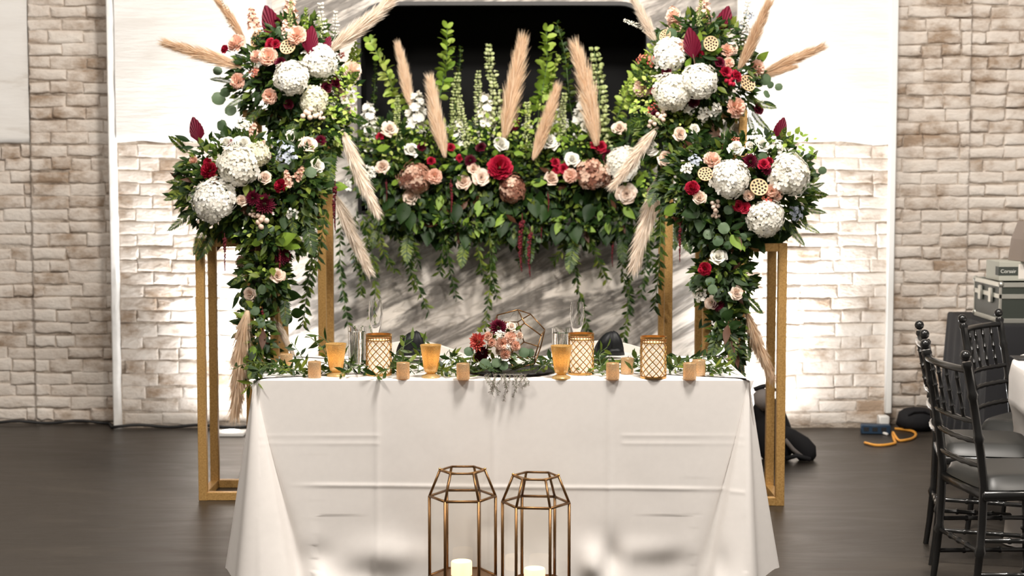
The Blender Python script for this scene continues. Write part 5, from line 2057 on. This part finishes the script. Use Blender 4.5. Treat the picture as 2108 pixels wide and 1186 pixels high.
posy('burgundy_dahlia', [(1026, 674, 22), (993, 726, 19), (985, 735, 13)])
posy('coral_dahlia', [(984, 704, 24)], 6.09)
posy('peach_rose', [(1004, 692, 15), (1012, 705, 14)])
posy('stock_flower', [(1036, 715, 11), (1048, 705, 11)], 6.08)
posy('carnation', [(1050, 696, 15), (1034, 708, 16), (1040, 728, 13), (1060, 712, 12)], 6.08)
posy('rose', [(1053, 672, 13), (1070, 690, 12), (1028, 722, 11)], 6.1)
posy('white_spray', [(1028, 688, 10), (1045, 715, 8)], 6.07)
posy('eucalyptus_sprig', [(1015, 738, 30), (1050, 728, 28), (1030, 735, 26)], 6.1)
for px, py, L, a in ((1002, 738, 24, 200), (1022, 736, 22, 180), (1068, 722, 24, 110), (1035, 742, 22, 170), (1082, 728, 20, 80), (975, 720, 22, -110), (1012, 746, 20, 190)):
    z = Vector((math.sin(R(a)), -0.3, math.cos(R(a)))).normalized()
    put('round_leaf', bq, P(px, py, 6.08), z, L * mp(6.1), roll=0.0, up=Vector((0, -1, 0.3)))
st = MB()
for k in range(7):
    a = 2 * PI * k / 7
    st.tube([P(1020, 745, 6.14) + Vector((0.012 * math.cos(a), 0.012 * math.sin(a), 0)), P(1022, 772, 6.16) + Vector((0.02 * math.cos(a), 0.02 * math.sin(a), 0.012)) + Vector((0, 0, 0.0))], 0.003, 5)
build(st, 'stems', M['stem'], bq, True, None)
mb = MB()
for k in range(60):
    a, b = RG.uniform(-1, 1), RG.uniform(-1, 1)
    p = P(1022 + a * 40, 712 + b * 34, 6.13 + RG.uniform(-.02, .03))
    L = RG.uniform(0.02, 0.04)
    leaf_into(mb, p, (a + RG.uniform(-.5, .5), -0.6, -b + RG.uniform(-.5, .5)), (0, -1, 0.5), L, L * 0.4, RG.uniform(0, .7))
obj('foliage', mb.mesh('foliage', M['leaf'], True, None), bq, None, False, kind='stuff')

fern = thing('fern_spray', 'fern fronds around the black tray with a wispy tail hanging over the table edge', 'greenery', (cpx, 6.1, TT + 0.015))
for i in range(22):
    a = RG.uniform(-1, 1)
    p = P(1040 + a * 85, RG.uniform(764, 776), RG.uniform(6.04, 6.2))
    p.z = TT + 0.018
    d = Vector((RG.uniform(-1, 1), RG.uniform(-.6, .3), RG.uniform(0.02, 0.30)))
    put('fine_frond', fern, p, d, RG.uniform(0.05, 0.10), roll=RG.uniform(-.5, .5), up=Vector((0, 0, 1)))
for i in range(13):
    x = P(1004 + i * 6.5, 790, 6.0).x
    L = RG.uniform(0.03, 0.125) * (1 - abs(i - 6) / 11)
    pts = [Vector((x, 6.03, TT + 0.016)), Vector((x + RG.uniform(-.01, .01), 5.985, TT + 0.006)), Vector((x + RG.uniform(-.015, .015), 5.974, TT - 0.4 * L)), Vector((x + RG.uniform(-.02, .02), 5.972, TT - L))]
    vine(fern, pts, 0.011, 0.0020, 'dried_fern', 0.0006, 950 + i, 'tail', 0.20)

# ================================================================== FLOOR LANTERNS
def lantern(px, D, top_py, rot, label, lift):
    x = P(px, 1000, D).x
    t = thing('geometric_lantern', label, 'lantern', (x, D, 0), 'brass floor lanterns')
    r0, r1 = 0.119, 0.081
    ztop = P(px, top_py, D).z
    zmid = ztop - 0.094
    zbot = zmid - 0.290
    ang = [R(rot) + PI / 3 * k for k in range(6)]
    pt = lambda r, z, k: Vector((x + r * math.cos(ang[k % 6]), D + r * math.sin(ang[k % 6]), z))
    for nm, r, z, w in (('top_ring', r1, ztop, 0.0042), ('shoulder_ring', r0, zmid, 0.0052), ('bottom_ring', r0, zbot, 0.0055)):
        mb = MB()
        for k in range(6):
            mb.tube([pt(r, z, k), pt(r, z, k + 1)], w, 6)
        build(mb, nm, M['brass'], t, True, None)
    for k in range(6):
        mb = MB()
        mb.tube([pt(r0, 0.0, k), pt(r0, zmid, k)], 0.0055, 6)
        build(mb, 'post', M['brass'], t, True, None)
        mb = MB()
        mb.tube([pt(r0, zmid, k), pt(r1, ztop, k)], 0.0046, 6)
        build(mb, 'roof_bar', M['brass'], t, True, None)
        mb = MB()
        mb.add([pt(r0 - .001, zbot, k), pt(r0 - .001, zbot, k + 1), pt(r0 - .001, zmid, k + 1), pt(r0 - .001, zmid, k)], [(0, 1, 2, 3)])
        build(mb, 'pane', M['pane'], t, False, None)
        mb = MB()
        mb.add([pt(r0 - .001, zmid, k), pt(r0 - .001, zmid, k + 1), pt(r1 - .001, ztop, k + 1), pt(r1 - .001, ztop, k)], [(0, 1, 2, 3)])
        build(mb, 'pane', M['pane'], t, False, None)
    mb = MB()
    mb.add([pt(r0 - .002, zbot, k) for k in range(6)] + [pt(r0 - .002, zbot - 0.004, k) for k in range(6)], [(0, 1, 2, 3, 4, 5), (11, 10, 9, 8, 7, 6)])
    build(mb, 'floor_plate', M['brass'], t, False, None)
    # folded wire handle hooked on two opposite corners
    a, b = pt(r1, ztop + 0.004, 0), pt(r1, ztop + 0.004, 3)
    mb = MB()
    side = Vector((0, -1, 0))
    pts = []
    for k in range(15):
        s = k / 14
        pts.append(a.lerp(b, s) + side * (0.066 * math.sin(PI * s)) + Vector((0, 0, -0.004 * math.sin(PI * s))))
    mb.tube(pts, 0.0018, 5)
    for q in (a, b):
        mb.ball(q, 0.0055, 8)
    build(mb, 'handle', M['bright_gold'], t, True, None)
    # candle
    cx = x - 0.004
    mb = MB()
    mb.lathe([(0.0005, 0), (0.038, 0), (0.038, 0.046), (0.036, 0.050), (0.0005, 0.046)], 30, Matrix.Translation((cx, D + 0.005, zbot + 0.001)))
    cnd = tag(build(mb, 'pillar_candle', M['wax'], None, True, 40), 'glowing cream pillar candle inside the lantern ' + lift, 'candle', 'lantern candles')
    return t


lantern(952, 5.80, 968, 0.5, 'hexagonal brass and glass lantern with its handle drooping forward, square-on to the table', 'set square-on to the table')
lantern(1103, 5.72, 980, -6, 'hexagonal brass and glass lantern turned slightly, beside its square-on twin', 'that is turned slightly')
# ================================================================== UPLIGHTS AT THE WALL
def uplight(x, y, watts, label, aim):
    t = thing('floor_uplight', label, 'lamp', (x, y, 0), 'floor uplights along the wall')
    mb = MB()
    mb.box((x - 0.085, y - 0.07, 0.0), (x + 0.085, y + 0.07, 0.022), 0.004)
    build(mb, 'case', M['lamp_case'], t)
    mb = MB()
    mb.lathe([(0.0005, 0.0225), (0.052, 0.0225), (0.050, 0.025), (0.0005, 0.026)], 32, Matrix.Translation((x, y, 0)))
    build(mb, 'lens', M['lamp_lens'], t)
    s = spot_light('uplight_beam', (x, y, 0.06), aim, watts, (0.98, 0.99, 1.0), 74, 1.0, 0.10)
    area_light('uplight_spill', (x, y, 0.045), (x, y, 1.0), 0.10, 7, (0.98, 0.99, 1.0))
    return t


ux = P(477, 891, 9.40).x
uplight(ux, 9.37, 230, 'white floor uplight shining up the brick wall beside the gold stand', (ux - 0.34, YC, 2.3))
ux2 = P(590, 891, 9.40).x
uplight(ux2 - 0.06, 9.30, 170, 'white floor uplight behind the gold stands by the marble', (ux2 - 0.12, YC, 2.6))
ux3 = P(1580, 891, 9.40).x
uplight(ux3, 9.37, 230, 'white floor uplight shining up the brick wall behind the black backpack', (ux3 + 0.38, YC, 2.3))
ux4 = P(1500, 891, 9.40).x
uplight(ux4 + 0.03, 9.30, 170, 'white floor uplight behind the taller gold stand near the backpack', (ux4 + 0.14, YC, 2.6))

# ================================================================== CHAIRS, ROUND TABLE, GEAR
def turned(mb, a, b, r, beads=()):
    """turned rod from a to b with rings at the given fractions"""
    a, b = Vector(a), Vector(b)
    pts, rs = [], []
    marks = sorted([0.0, 1.0] + [m + o for m in beads for o in (-0.022, -0.010, 0.010, 0.022)])
    for m in marks:
        pts.append(a.lerp(b, m))
        near = any(abs(m - q) < 0.015 for q in beads)
        rs.append(r * (1.38 if near else 1.0))
    mb.tube(pts, rs, 10)


def chiavari(label, centre, face_deg, group='black spindle-back chairs'):
    """centre: floor point under the middle of the back; face_deg: direction the chair faces"""
    t = thing('chiavari_chair', label, 'chair', (centre[0], centre[1], 0), group)
    fx = Vector((math.cos(R(face_deg)), math.sin(R(face_deg)), 0))
    sx = Vector((-fx.y, fx.x, 0))
    c = Vector((centre[0], centre[1], 0))
    W = lambda f, s, z: c + fx * f + sx * s + Vector((0, 0, z))
    hw = 0.185
    H = 0.90
    post_f = lambda z: 0.055 * (1 - z / 0.45) ** 2 * -0.6 if z < 0.45 else -0.0 - 0.075 * ((z - 0.45) / 0.45) ** 1.25
    shift = 0.06
    pf = lambda z: shift + post_f(z)
    for s in (-1, 1):
        mb = MB()
        zs = [0.0, 0.10, 0.20, 0.22, 0.24, 0.32, 0.45, 0.55, 0.60, 0.615, 0.63, 0.72, 0.75, 0.765, 0.78, 0.86, 0.872, 0.884]
        fat = {0.22, 0.615, 0.765, 0.872}
        mb.tube([W(pf(z), s * hw, z) for z in zs], [0.0205 if z in fat else (0.0115 + 0.005 * min(1, z / 0.4) if z < 0.45 else 0.0155) for z in zs], 10)
        po = build(mb, 'back_post', M['black_lacquer'], t, True, 60)
        mb = MB()
        mb.ball(W(pf(H), s * hw, H + 0.004), 0.0195, 12)
        build(mb, 'finial', M['black_lacquer'], t, True, None)
        mb = MB()
        turned(mb, W(0.40, s * hw * 1.06, 0.0), W(0.385, s * hw * 1.06, 0.425), 0.0155, (0.12, 0.42, 0.50, 0.90))
        build(mb, 'front_leg', M['black_lacquer'], t, True, 60)
        for z in (0.14, 0.26):
            mb = MB()
            turned(mb, W(pf(z), s * hw, z), W(0.395, s * hw * 1.06, z - 0.01), 0.0085, (0.3, 0.5, 0.7))
            build(mb, 'side_stretcher', M['black_lacquer'], t, True, 60)
    for z in (0.20, 0.31):
        mb = MB()
        turned(mb, W(0.395, -hw * 1.06, z), W(0.395, hw * 1.06, z), 0.0085, (0.3, 0.5, 0.7))
        build(mb, 'front_stretcher', M['black_lacquer'], t, True, 60)
    mb = MB()
    turned(mb, W(pf(0.22), -hw, 0.22), W(pf(0.22), hw, 0.22), 0.0085, (0.3, 0.5, 0.7))
    build(mb, 'back_stretcher', M['black_lacquer'], t, True, 60)
    zr = (0.855, 0.675, 0.605, 0.520)
    for z in zr:
        mb = MB()
        pts, rs = [], []
        for k in range(13):
            u = k / 12 * 2 - 1
            pts.append(W(pf(z) - 0.022 * (1 - u * u), u * hw, z))
            rs.append(0.0125 if z > 0.8 else (0.0115 if k in (2, 4, 6, 8, 10) else 0.0088))
        mb.tube(pts, rs, 8)
        build(mb, 'back_rail', M['black_lacquer'], t, True, 60)
    for u in (-0.6, -0.2, 0.2, 0.6):
        mb = MB()
        turned(mb, W(pf(0.675) - 0.022 * (1 - u * u), u * hw, 0.675), W(pf(0.855) - 0.022 * (1 - u * u), u * hw, 0.855), 0.0068, (0.2, 0.5, 0.8))
        build(mb, 'spindle', M['black_lacquer'], t, True, 60)
    Mx = Matrix.Translation(c) @ Matrix.Rotation(R(face_deg), 4, 'Z')
    mb = MB()
    mb.box((0.05, -hw * 1.12, 0.400), (0.42, hw * 1.12, 0.435), 0.008, M=Mx)
    build(mb, 'seat_frame', M['black_lacquer'], t, True, 50)
    # soft cushion
    mb = MB()
    nx, ny = 14, 14
    vs, fs = [], []
    for j in range(ny + 1):
        for i in range(nx + 1):
            a, b = 2 * i / nx - 1, 2 * j / ny - 1
            k = (1 - abs(a) ** 5) * (1 - abs(b) ** 5)
            q = (1 - 0.10 * abs(a * b) ** 3)
            vs.append((0.235 + 0.182 * a * q, hw * 1.10 * b * q, 0.437 + 0.052 * max(0, k) ** 0.35))
    for j in range(ny):
        for i in range(nx):
            a = j * (nx + 1) + i
            fs.append((a, a + 1, a + nx + 2, a + nx + 1))
    rim = [i for i in range(nx + 1)] + [(j + 1) * (nx + 1) - 1 for j in range(1, ny + 1)] + [ny * (nx + 1) + i for i in range(nx - 1, -1, -1)] + [j * (nx + 1) for j in range(ny - 1, 0, -1)]
    fs.append(tuple(rim)[::-1])
    mb.add(vs, fs, M=Mx)
    build(mb, 'cushion', M['black_vinyl'], t, True, 70)
    return t


chiavari('black spindle-back chair standing farthest from the wall, its whole cushioned seat in view', (1.545, 5.74), 7)
chiavari('black spindle-back chair between the other two, its seat seen through the next chair', (1.645, 6.46), -11)
chiavari('black spindle-back chair tucked under the round table, its back to the equipment cases', (2.05, 7.06), -40)

# round table with a white cloth
rt = thing('round_table', 'round banquet table under a white cloth beside the black chairs', 'table', (2.90, 6.33, 0))
mb = MB()
mb.lathe([(0.0005, 0.725), (0.865, 0.725), (0.87, 0.735), (0.865, 0.752), (0.0005, 0.752)], 48, Matrix.Translation((2.90, 6.33, 0)))
build(mb, 'tabletop', M['white_plastic'], rt)
for k in range(4):
    a = PI / 4 + k * PI / 2
    mb = MB()
    mb.tube([(2.90 + 0.45 * math.cos(a), 6.33 + 0.45 * math.sin(a), 0), (2.90 + 0.45 * math.cos(a), 6.33 + 0.45 * math.sin(a), 0.725)], 0.016, 8)
    build(mb, 'leg', M['grey_fabric'], rt)
mb = MB()
n, rows = 220, 40
vs, fs = [], []
ch_a = math.atan2(0.73, -0.85)
for j in range(rows + 1):
    t_ = j / rows
    for i in range(n):
        a = 2 * PI * i / n
        r = 0.902 + 0.012 * math.sin(min(1, t_ * 8) * PI / 2)
        z = 0.762 - 0.757 * max(0, t_ - 0.02) / 0.98 - (0.008 if t_ == 0.02 else 0)
        wave = 0.035 * t_ * math.sin(a * 16 + 0.8 * math.sin(a * 3)) + 0.02 * t_
        r += wave
        da = (a - ch_a + PI) % (2 * PI) - PI
        dent = 0.24 * math.exp(-(da / 0.31) ** 4) * min(1, max(0, (0.70 - z) / 0.12))
        db_ = (a - 3.10 + PI) % (2 * PI) - PI
        dent += 0.12 * math.exp(-(db_ / 0.24) ** 4) * min(1, max(0, (0.60 - z) / 0.12))
        r -= dent
        vs.append((2.90 + r * math.cos(a), 6.33 + r * math.sin(a), z))
for j in range(rows):
    for i in range(n):
        a, b = j * n + i, j * n + (i + 1) % n
        fs.append((a, a + n, b + n, b))
fs.append(tuple(range(n)))
mb.add(vs, fs)
tag(build(mb, 'round_tablecloth', M['cloth'], None, True, 60), 'white cloth falling to the floor on the round table by the black chairs', 'tablecloth')
pp = P(2098, 742, 6.62)
mb = MB()
mb.box((2.06, 6.60, 0.7635), (2.20, 6.72, 0.771), 0.002)
tag(build(mb, 'black_menu_card', M['black_plastic'], None, True, 40), 'small black card lying on the edge of the round table', 'card')

# black-draped gear table with cases
gx0, gx1, gy0, gy1 = 2.37, 4.1, 8.05, 8.82
gt = MB()
n = 26
vs, fs = [], []
ring0 = [(gx0, gy0), (gx1, gy0), (gx1, gy1), (gx0, gy1)]


def rect_ring(e, z, wob):
    out = []
    c_ = [(gx0 - e, gy0 - e), (gx1 + e, gy0 - e), (gx1 + e, gy1 + e), (gx0 - e, gy1 + e)]
    for k in range(4):
        a, b = Vector(c_[k]), Vector(c_[(k + 1) % 4])
        nn = Vector((b - a).normalized())
        nn = Vector((nn.y, -nn.x))
        for s in range(30):
            q = a.lerp(b, s / 30) + nn * wob * math.sin(s * 1.3 + k)
            out.append((q.x, q.y, z))
    return out


R_ = [rect_ring(0.0, 0.765, 0), rect_ring(0.006, 0.755, 0), rect_ring(0.02, 0.5, 0.008), rect_ring(0.035, 0.25, 0.015), rect_ring(0.05, 0.004, 0.022)]
for r_ in R_:
    vs += r_
m = len(R_[0])
for j in range(len(R_) - 1):
    for i in range(m):
        a, b = j * m + i, j * m + (i + 1) % m
        fs.append((a, a + m, b + m, b))
fs.append(tuple(range(m)))
gt.add(vs, fs)
tag(build(gt, 'draped_table', M['black_cloth'], None, True, 50), 'table draped in black cloth carrying the equipment cases', 'table')


def flight_case(name, label, x0, y0, z0, w, d, h, rot, panel, frame_m, lid=None):
    """aluminium-edged equipment case: panels, edge bars, ball corners, latches"""
    c = Vector((x0, y0, z0))
    t = thing(name, label, 'case', c)
    Mx = Matrix.Translation(c) @ Matrix.Rotation(R(rot), 4, 'Z')
    mb = MB()
    e = 0.012
    mb.box((e * .4, e * .4, e * .4), (w - e * .4, d - e * .4, h - e * .4), 0, M=Mx)
    build(mb, 'body', panel, t, False, None)
    ledges = [0.0, h] + ([lid] if lid else [])
    for z in ledges:
        for y in (0, d):
            mb = MB()
            zz = min(max(z, e), h - e)
            mb.box((0, y - e if y else 0, zz - e), (w, y if y else e, zz + e), 0.002, M=Mx)
            build(mb, 'edge_bar', frame_m, t, False, None)
        for x in (0, w):
            mb = MB()
            mb.box((x - e if x else 0, e, zz - e), (x if x else e, d - e, zz + e), 0.002, M=Mx)
            build(mb, 'edge_bar', frame_m, t, False, None)
    for x in (0, w):
        for y in (0, d):
            mb = MB()
            mb.box((x - e if x else 0, y - e if y else 0, e), (x if x else e, y if y else e, h - e), 0.002, M=Mx)
            build(mb, 'edge_bar', frame_m, t, False, None)
            for z in (0, h):
                mb = MB()
                mb.ball(Mx @ Vector((x - e * .6 if x else e * .6, y - e * .6 if y else e * .6, z - e * .8 if z else e * 1.5)), 0.0165, 10)
                build(mb, 'ball_corner', M['aluminium'], t, True, None)
    for f in ((0.5,) if w < 0.3 else (0.3, 0.7)):
        zl = lid if lid else h * 0.6
        mb = MB()
        mb.box((w * f - 0.025, -0.012, zl - 0.04), (w * f + 0.025, 0.002, zl + 0.035), 0.004, M=Mx)
        build(mb, 'latch', M['aluminium'], t, True, 40)
        mb = MB()
        mb.box((-0.012, d * f - 0.025, zl - 0.04), (0.002, d * f + 0.025, zl + 0.035), 0.004, M=Mx)
        build(mb, 'latch', M['aluminium'], t, True, 40)
    return t


ZG = 0.766
ca = P(2012, 655, 8.42)
flight_case('flight_case', 'aluminium-edged flight case with dark green panels on the black-draped table', P(2057, 655, 8.15).x, 8.15, ZG, 0.62, 0.46, 0.205, 0, M['case_panel'], M['aluminium'], 0.135)
q = P(2045, 582, 8.35)
bxm = Matrix.Translation((P(2056, 575, 8.25).x, 8.25, ZG + 0.2065)) @ Matrix.Rotation(R(2), 4, 'Z')
bx_t = thing('cardboard_box', 'pale grey box with a dark lettered band, on top of the flight case', 'box', (P(2056, 575, 8.25).x, 8.25, ZG + 0.2065))
mb = MB()
mb.box((0, 0, 0), (0.36, 0.20, 0.098), 0.002, M=bxm)
build(mb, 'carton', M['grey_card'], bx_t, False, None)
mb = MB()
mb.box((-0.0012, -0.0012, 0.028), (0.098, 0.05, 0.072), 0, M=bxm)
lb = build(mb, 'label_band', M['dark_card'], bx_t, False, None)
cu = bpy.data.curves.new('lettering', 'FONT')
cu.body = 'Corsair'
cu.size = 0.026
cu.extrude = 0.0003
cu.align_x = 'CENTER'
cu.materials.append(M['lettering'])
tmp = bpy.data.objects.new('tmp_text', cu)
COL.objects.link(tmp)
bpy.context.view_layer.update()
tm = bpy.data.meshes.new_from_object(tmp)
bpy.data.objects.remove(tmp)
tm.transform(bxm @ Matrix.Translation((0.048, -0.0018, 0.041)) @ Matrix.Rotation(R(90), 4, 'X'))
lo = obj('lettering', tm, bx_t)
mb = MB()
mb.box((0.10, -0.0013, 0.010), (0.30, 0.03, 0.085), 0, M=bxm)
build(mb, 'brown_panel', M['upholstery'], bx_t, False, None)

# slanted black-and-tan speaker on top
sxm = Matrix.Translation((P(2098, 540, 8.3).x, 8.2, ZG + 0.306)) @ Matrix.Rotation(R(8), 4, 'Z')
spk = thing('monitor_speaker', 'tilted dark speaker with tan sides on top of the pale grey box', 'speaker', sxm.translation)
mb = MB()
prof = [(0, 0), (0.30, 0), (0.32, 0.19), (0.05, 0.20), (0.015, 0.11)]
vs = [(x, 0.0, z) for x, z in prof] + [(x, 0.20, z) for x, z in prof]
mb.add(vs, [(0, 1, 2, 3, 4), (9, 8, 7, 6, 5)] + [(i, i + 5, (i + 1) % 5 + 5, (i + 1) % 5) for i in range(5)], M=sxm)
build(mb, 'shell', M['grey_nylon'], spk, False, None)
mb = MB()
prof = [(0.045, 0.03), (0.29, 0.012), (0.30, 0.165), (0.06, 0.150), (0.008, 0.112)]
vs = [(x, -0.004, z) for x, z in prof] + [(x, 0.004, z) for x, z in prof]
mb.add(vs, [(0, 1, 2, 3, 4), (9, 8, 7, 6, 5)] + [(i, i + 5, (i + 1) % 5 + 5, (i + 1) % 5) for i in range(5)], M=sxm)
build(mb, 'grille', M['black_plastic'], spk, False, None)
mb = MB()
mb.box((0.012, -0.003, 0.155), (0.06, 0.004, 0.197), 0.002, M=sxm)
build(mb, 'corner_cap', M['black_plastic'], spk, False, None)

# black backpack slumped behind the gold stand
bp = thing('backpack', 'black backpack slumped on the floor behind the gold stand, straps hanging loose', 'bag', (P(1600, 945, 8.6).x, 8.6, 0))
def blob(name, pts, rs, mat, flat=0.6, n=14):
    mb = MB()
    mb.tube(pts, rs, n)
    c = sum((Vector(p) for p in pts), Vector()) / len(pts)
    mb.v = [(x, c.y + (y - c.y) * flat, z) for x, y, z in mb.v]
    return build(mb, name, mat, bp, True, None)


g = lambda px, py, D=8.6: P(px, py, D)
blob('main_pack', [g(1572, 812), g(1578, 840), g(1586, 880), g(1596, 915), g(1606, 940), g(1610, 950)], [0.03, 0.085, 0.105, 0.11, 0.08, 0.02], M['black_cloth'])
blob('top_flap', [g(1562, 806, 8.52), g(1572, 822, 8.5), g(1580, 842, 8.5)], [0.035, 0.055, 0.03], M['grey_fabric'])
blob('side_pocket', [g(1606, 884, 8.55), g(1625, 900, 8.55), g(1648, 918, 8.55), g(1664, 935, 8.55), g(1676, 944, 8.55)], [0.03, 0.05, 0.06, 0.058, 0.02], M['black_cloth'])
for s, pts in enumerate(([g(1552, 802, 8.5), g(1568, 796, 8.5), g(1585, 792, 8.5), g(1596, 805, 8.5)], [g(1616, 905, 8.48), g(1632, 925, 8.48), g(1650, 940, 8.48)], [g(1616, 945, 8.45), g(1640, 938, 8.45), g(1668, 946, 8.45)])):
    mb = MB()
    mb.tube(pts, 0.012, 8)
    build(mb, 'strap', M['black_cloth'] if s != 1 else M['grey_fabric'], bp, True, None)

# power strip, adapter, orange cord and a dark bag at the foot of the duct
def floor_at(px, py):
    lo, hi = 3.0, 12.0
    for _ in range(50):
        m_ = (lo + hi) / 2
        if P(px, py, m_).z > 0:
            lo = m_
        else:
            hi = m_
    p = P(px, py, lo)
    return Vector((p.x, p.y, 0))


ps = floor_at(1790, 893)
psx = thing('power_strip', 'dark blue power strip on the floor by the brick wall', 'power strip', (ps.x, 9.42, 0))
Mx = Matrix.Translation((ps.x, 9.42, 0.0)) @ Matrix.Rotation(R(-8), 4, 'Z')
mb = MB()
mb.box((-0.05, -0.035, 0.0), (0.12, 0.035, 0.055), 0.006, M=Mx)
build(mb, 'housing', M['blue_plastic'], psx, True, 40)
for k in range(3):
    mb = MB()
    mb.box((-0.035 + k * 0.05, -0.0375, 0.018), (-0.005 + k * 0.05, -0.034, 0.042), 0.001, M=Mx)
    build(mb, 'socket', M['black_plastic'], psx, False, None)
pa = P(1821, 872, 9.5)
ad = thing('plug_adapter', 'white plug adapter at the foot of the white cable duct', 'adapter', (pa.x, 9.52, 0.02))
mb = MB()
mb.box((pa.x - 0.03, 9.50, 0.02), (pa.x + 0.03, 9.575, 0.088), 0.006)
build(mb, 'housing', M['white_plastic'], ad, True, 40)
mb = MB()
mb.tube([(pa.x - 0.012, 9.505, 0.03), (pa.x - 0.03, 9.45, 0.022), (pa.x - 0.04, 9.40, 0.010), (pa.x - 0.02, 9.34, 0.008)], 0.008, 8)
build(mb, 'cable', M['white_plastic'], ad, True, None)
cord = MB()
cps = [(1842, 886), (1862, 888), (1880, 892), (1885, 899), (1878, 906), (1862, 910), (1850, 910), (1842, 905), (1838, 899), (1840, 908), (1843, 914), (1838, 917), (1820, 920), (1800, 920), (1780, 915)]
cw = [floor_at(*c_) + Vector((0, 0, 0.0095 + (0.014 if i in (7, 8) else 0))) for i, c_ in enumerate(cps)]
sm = []
for i in range(len(cw) - 1):
    p0, p1, p2, p3 = cw[max(0, i - 1)], cw[i], cw[i + 1], cw[min(len(cw) - 1, i + 2)]
    for s in range(6):
        u = s / 6
        sm.append(0.5 * ((2 * p1) + (p2 - p0) * u + (2 * p0 - 5 * p1 + 4 * p2 - p3) * u * u + (3 * p1 - p0 - 3 * p2 + p3) * u ** 3))
sm.append(cw[-1])
cord.tube(sm, 0.008, 8)
tag(build(cord, 'extension_cord', M['orange_cord'], None, True, None), 'orange extension cord looped on the dark floor by the wall', 'cord')
db = floor_at(1914, 905)
dbag = thing('duffel_bag', 'black bag lying against the foot of the brick wall behind the chairs', 'bag', (db.x, 9.54, 0))
mb = MB()
vs, fs = [], []
n, m = 20, 10
for j in range(m + 1):
    th = PI * j / m
    for i in range(n):
        a = 2 * PI * i / n
        rr = math.sin(th) ** 0.7 * (1 + 0.12 * noise.noise(Vector((math.cos(a) * 2, math.sin(a) * 2, th * 2))))
        vs.append((db.x + 0.01 + 0.125 * rr * math.cos(a), 9.54 + 0.10 * rr * math.sin(a), max(0.002, 0.062 - 0.075 * math.cos(th))))
for j in range(m):
    for i in range(n):
        a, b = j * n + i, j * n + (i + 1) % n
        fs.append((a, b, b + n, a + n))
mb.add(vs, fs)
build(mb, 'body', M['black_cloth'], dbag, True, None)
mb = MB()
mb.tube([(db.x - 0.06, 9.47, 0.10), (db.x - 0.03, 9.455, 0.125), (db.x + 0.03, 9.455, 0.125), (db.x + 0.07, 9.47, 0.10)], 0.008, 8)
build(mb, 'handle', M['black_cloth'], dbag, True, None)

# black cable along the foot of the wall
mb = MB()
pts = []
for k in range(60):
    x = -4.6 + k * 0.0545
    yb = YS - 0.03 if x < XL - 0.02 else YC - 0.035
    pts.append((x, yb - 0.010 * math.sin(k * 0.5), 0.010 + 0.007 * (1 + math.sin(k * 0.9))))
mb.tube(pts, 0.009, 6)
tag(build(mb, 'floor_cable', M['black_plastic'], None, True, None), 'black cable running along the foot of the brick wall', 'cable')
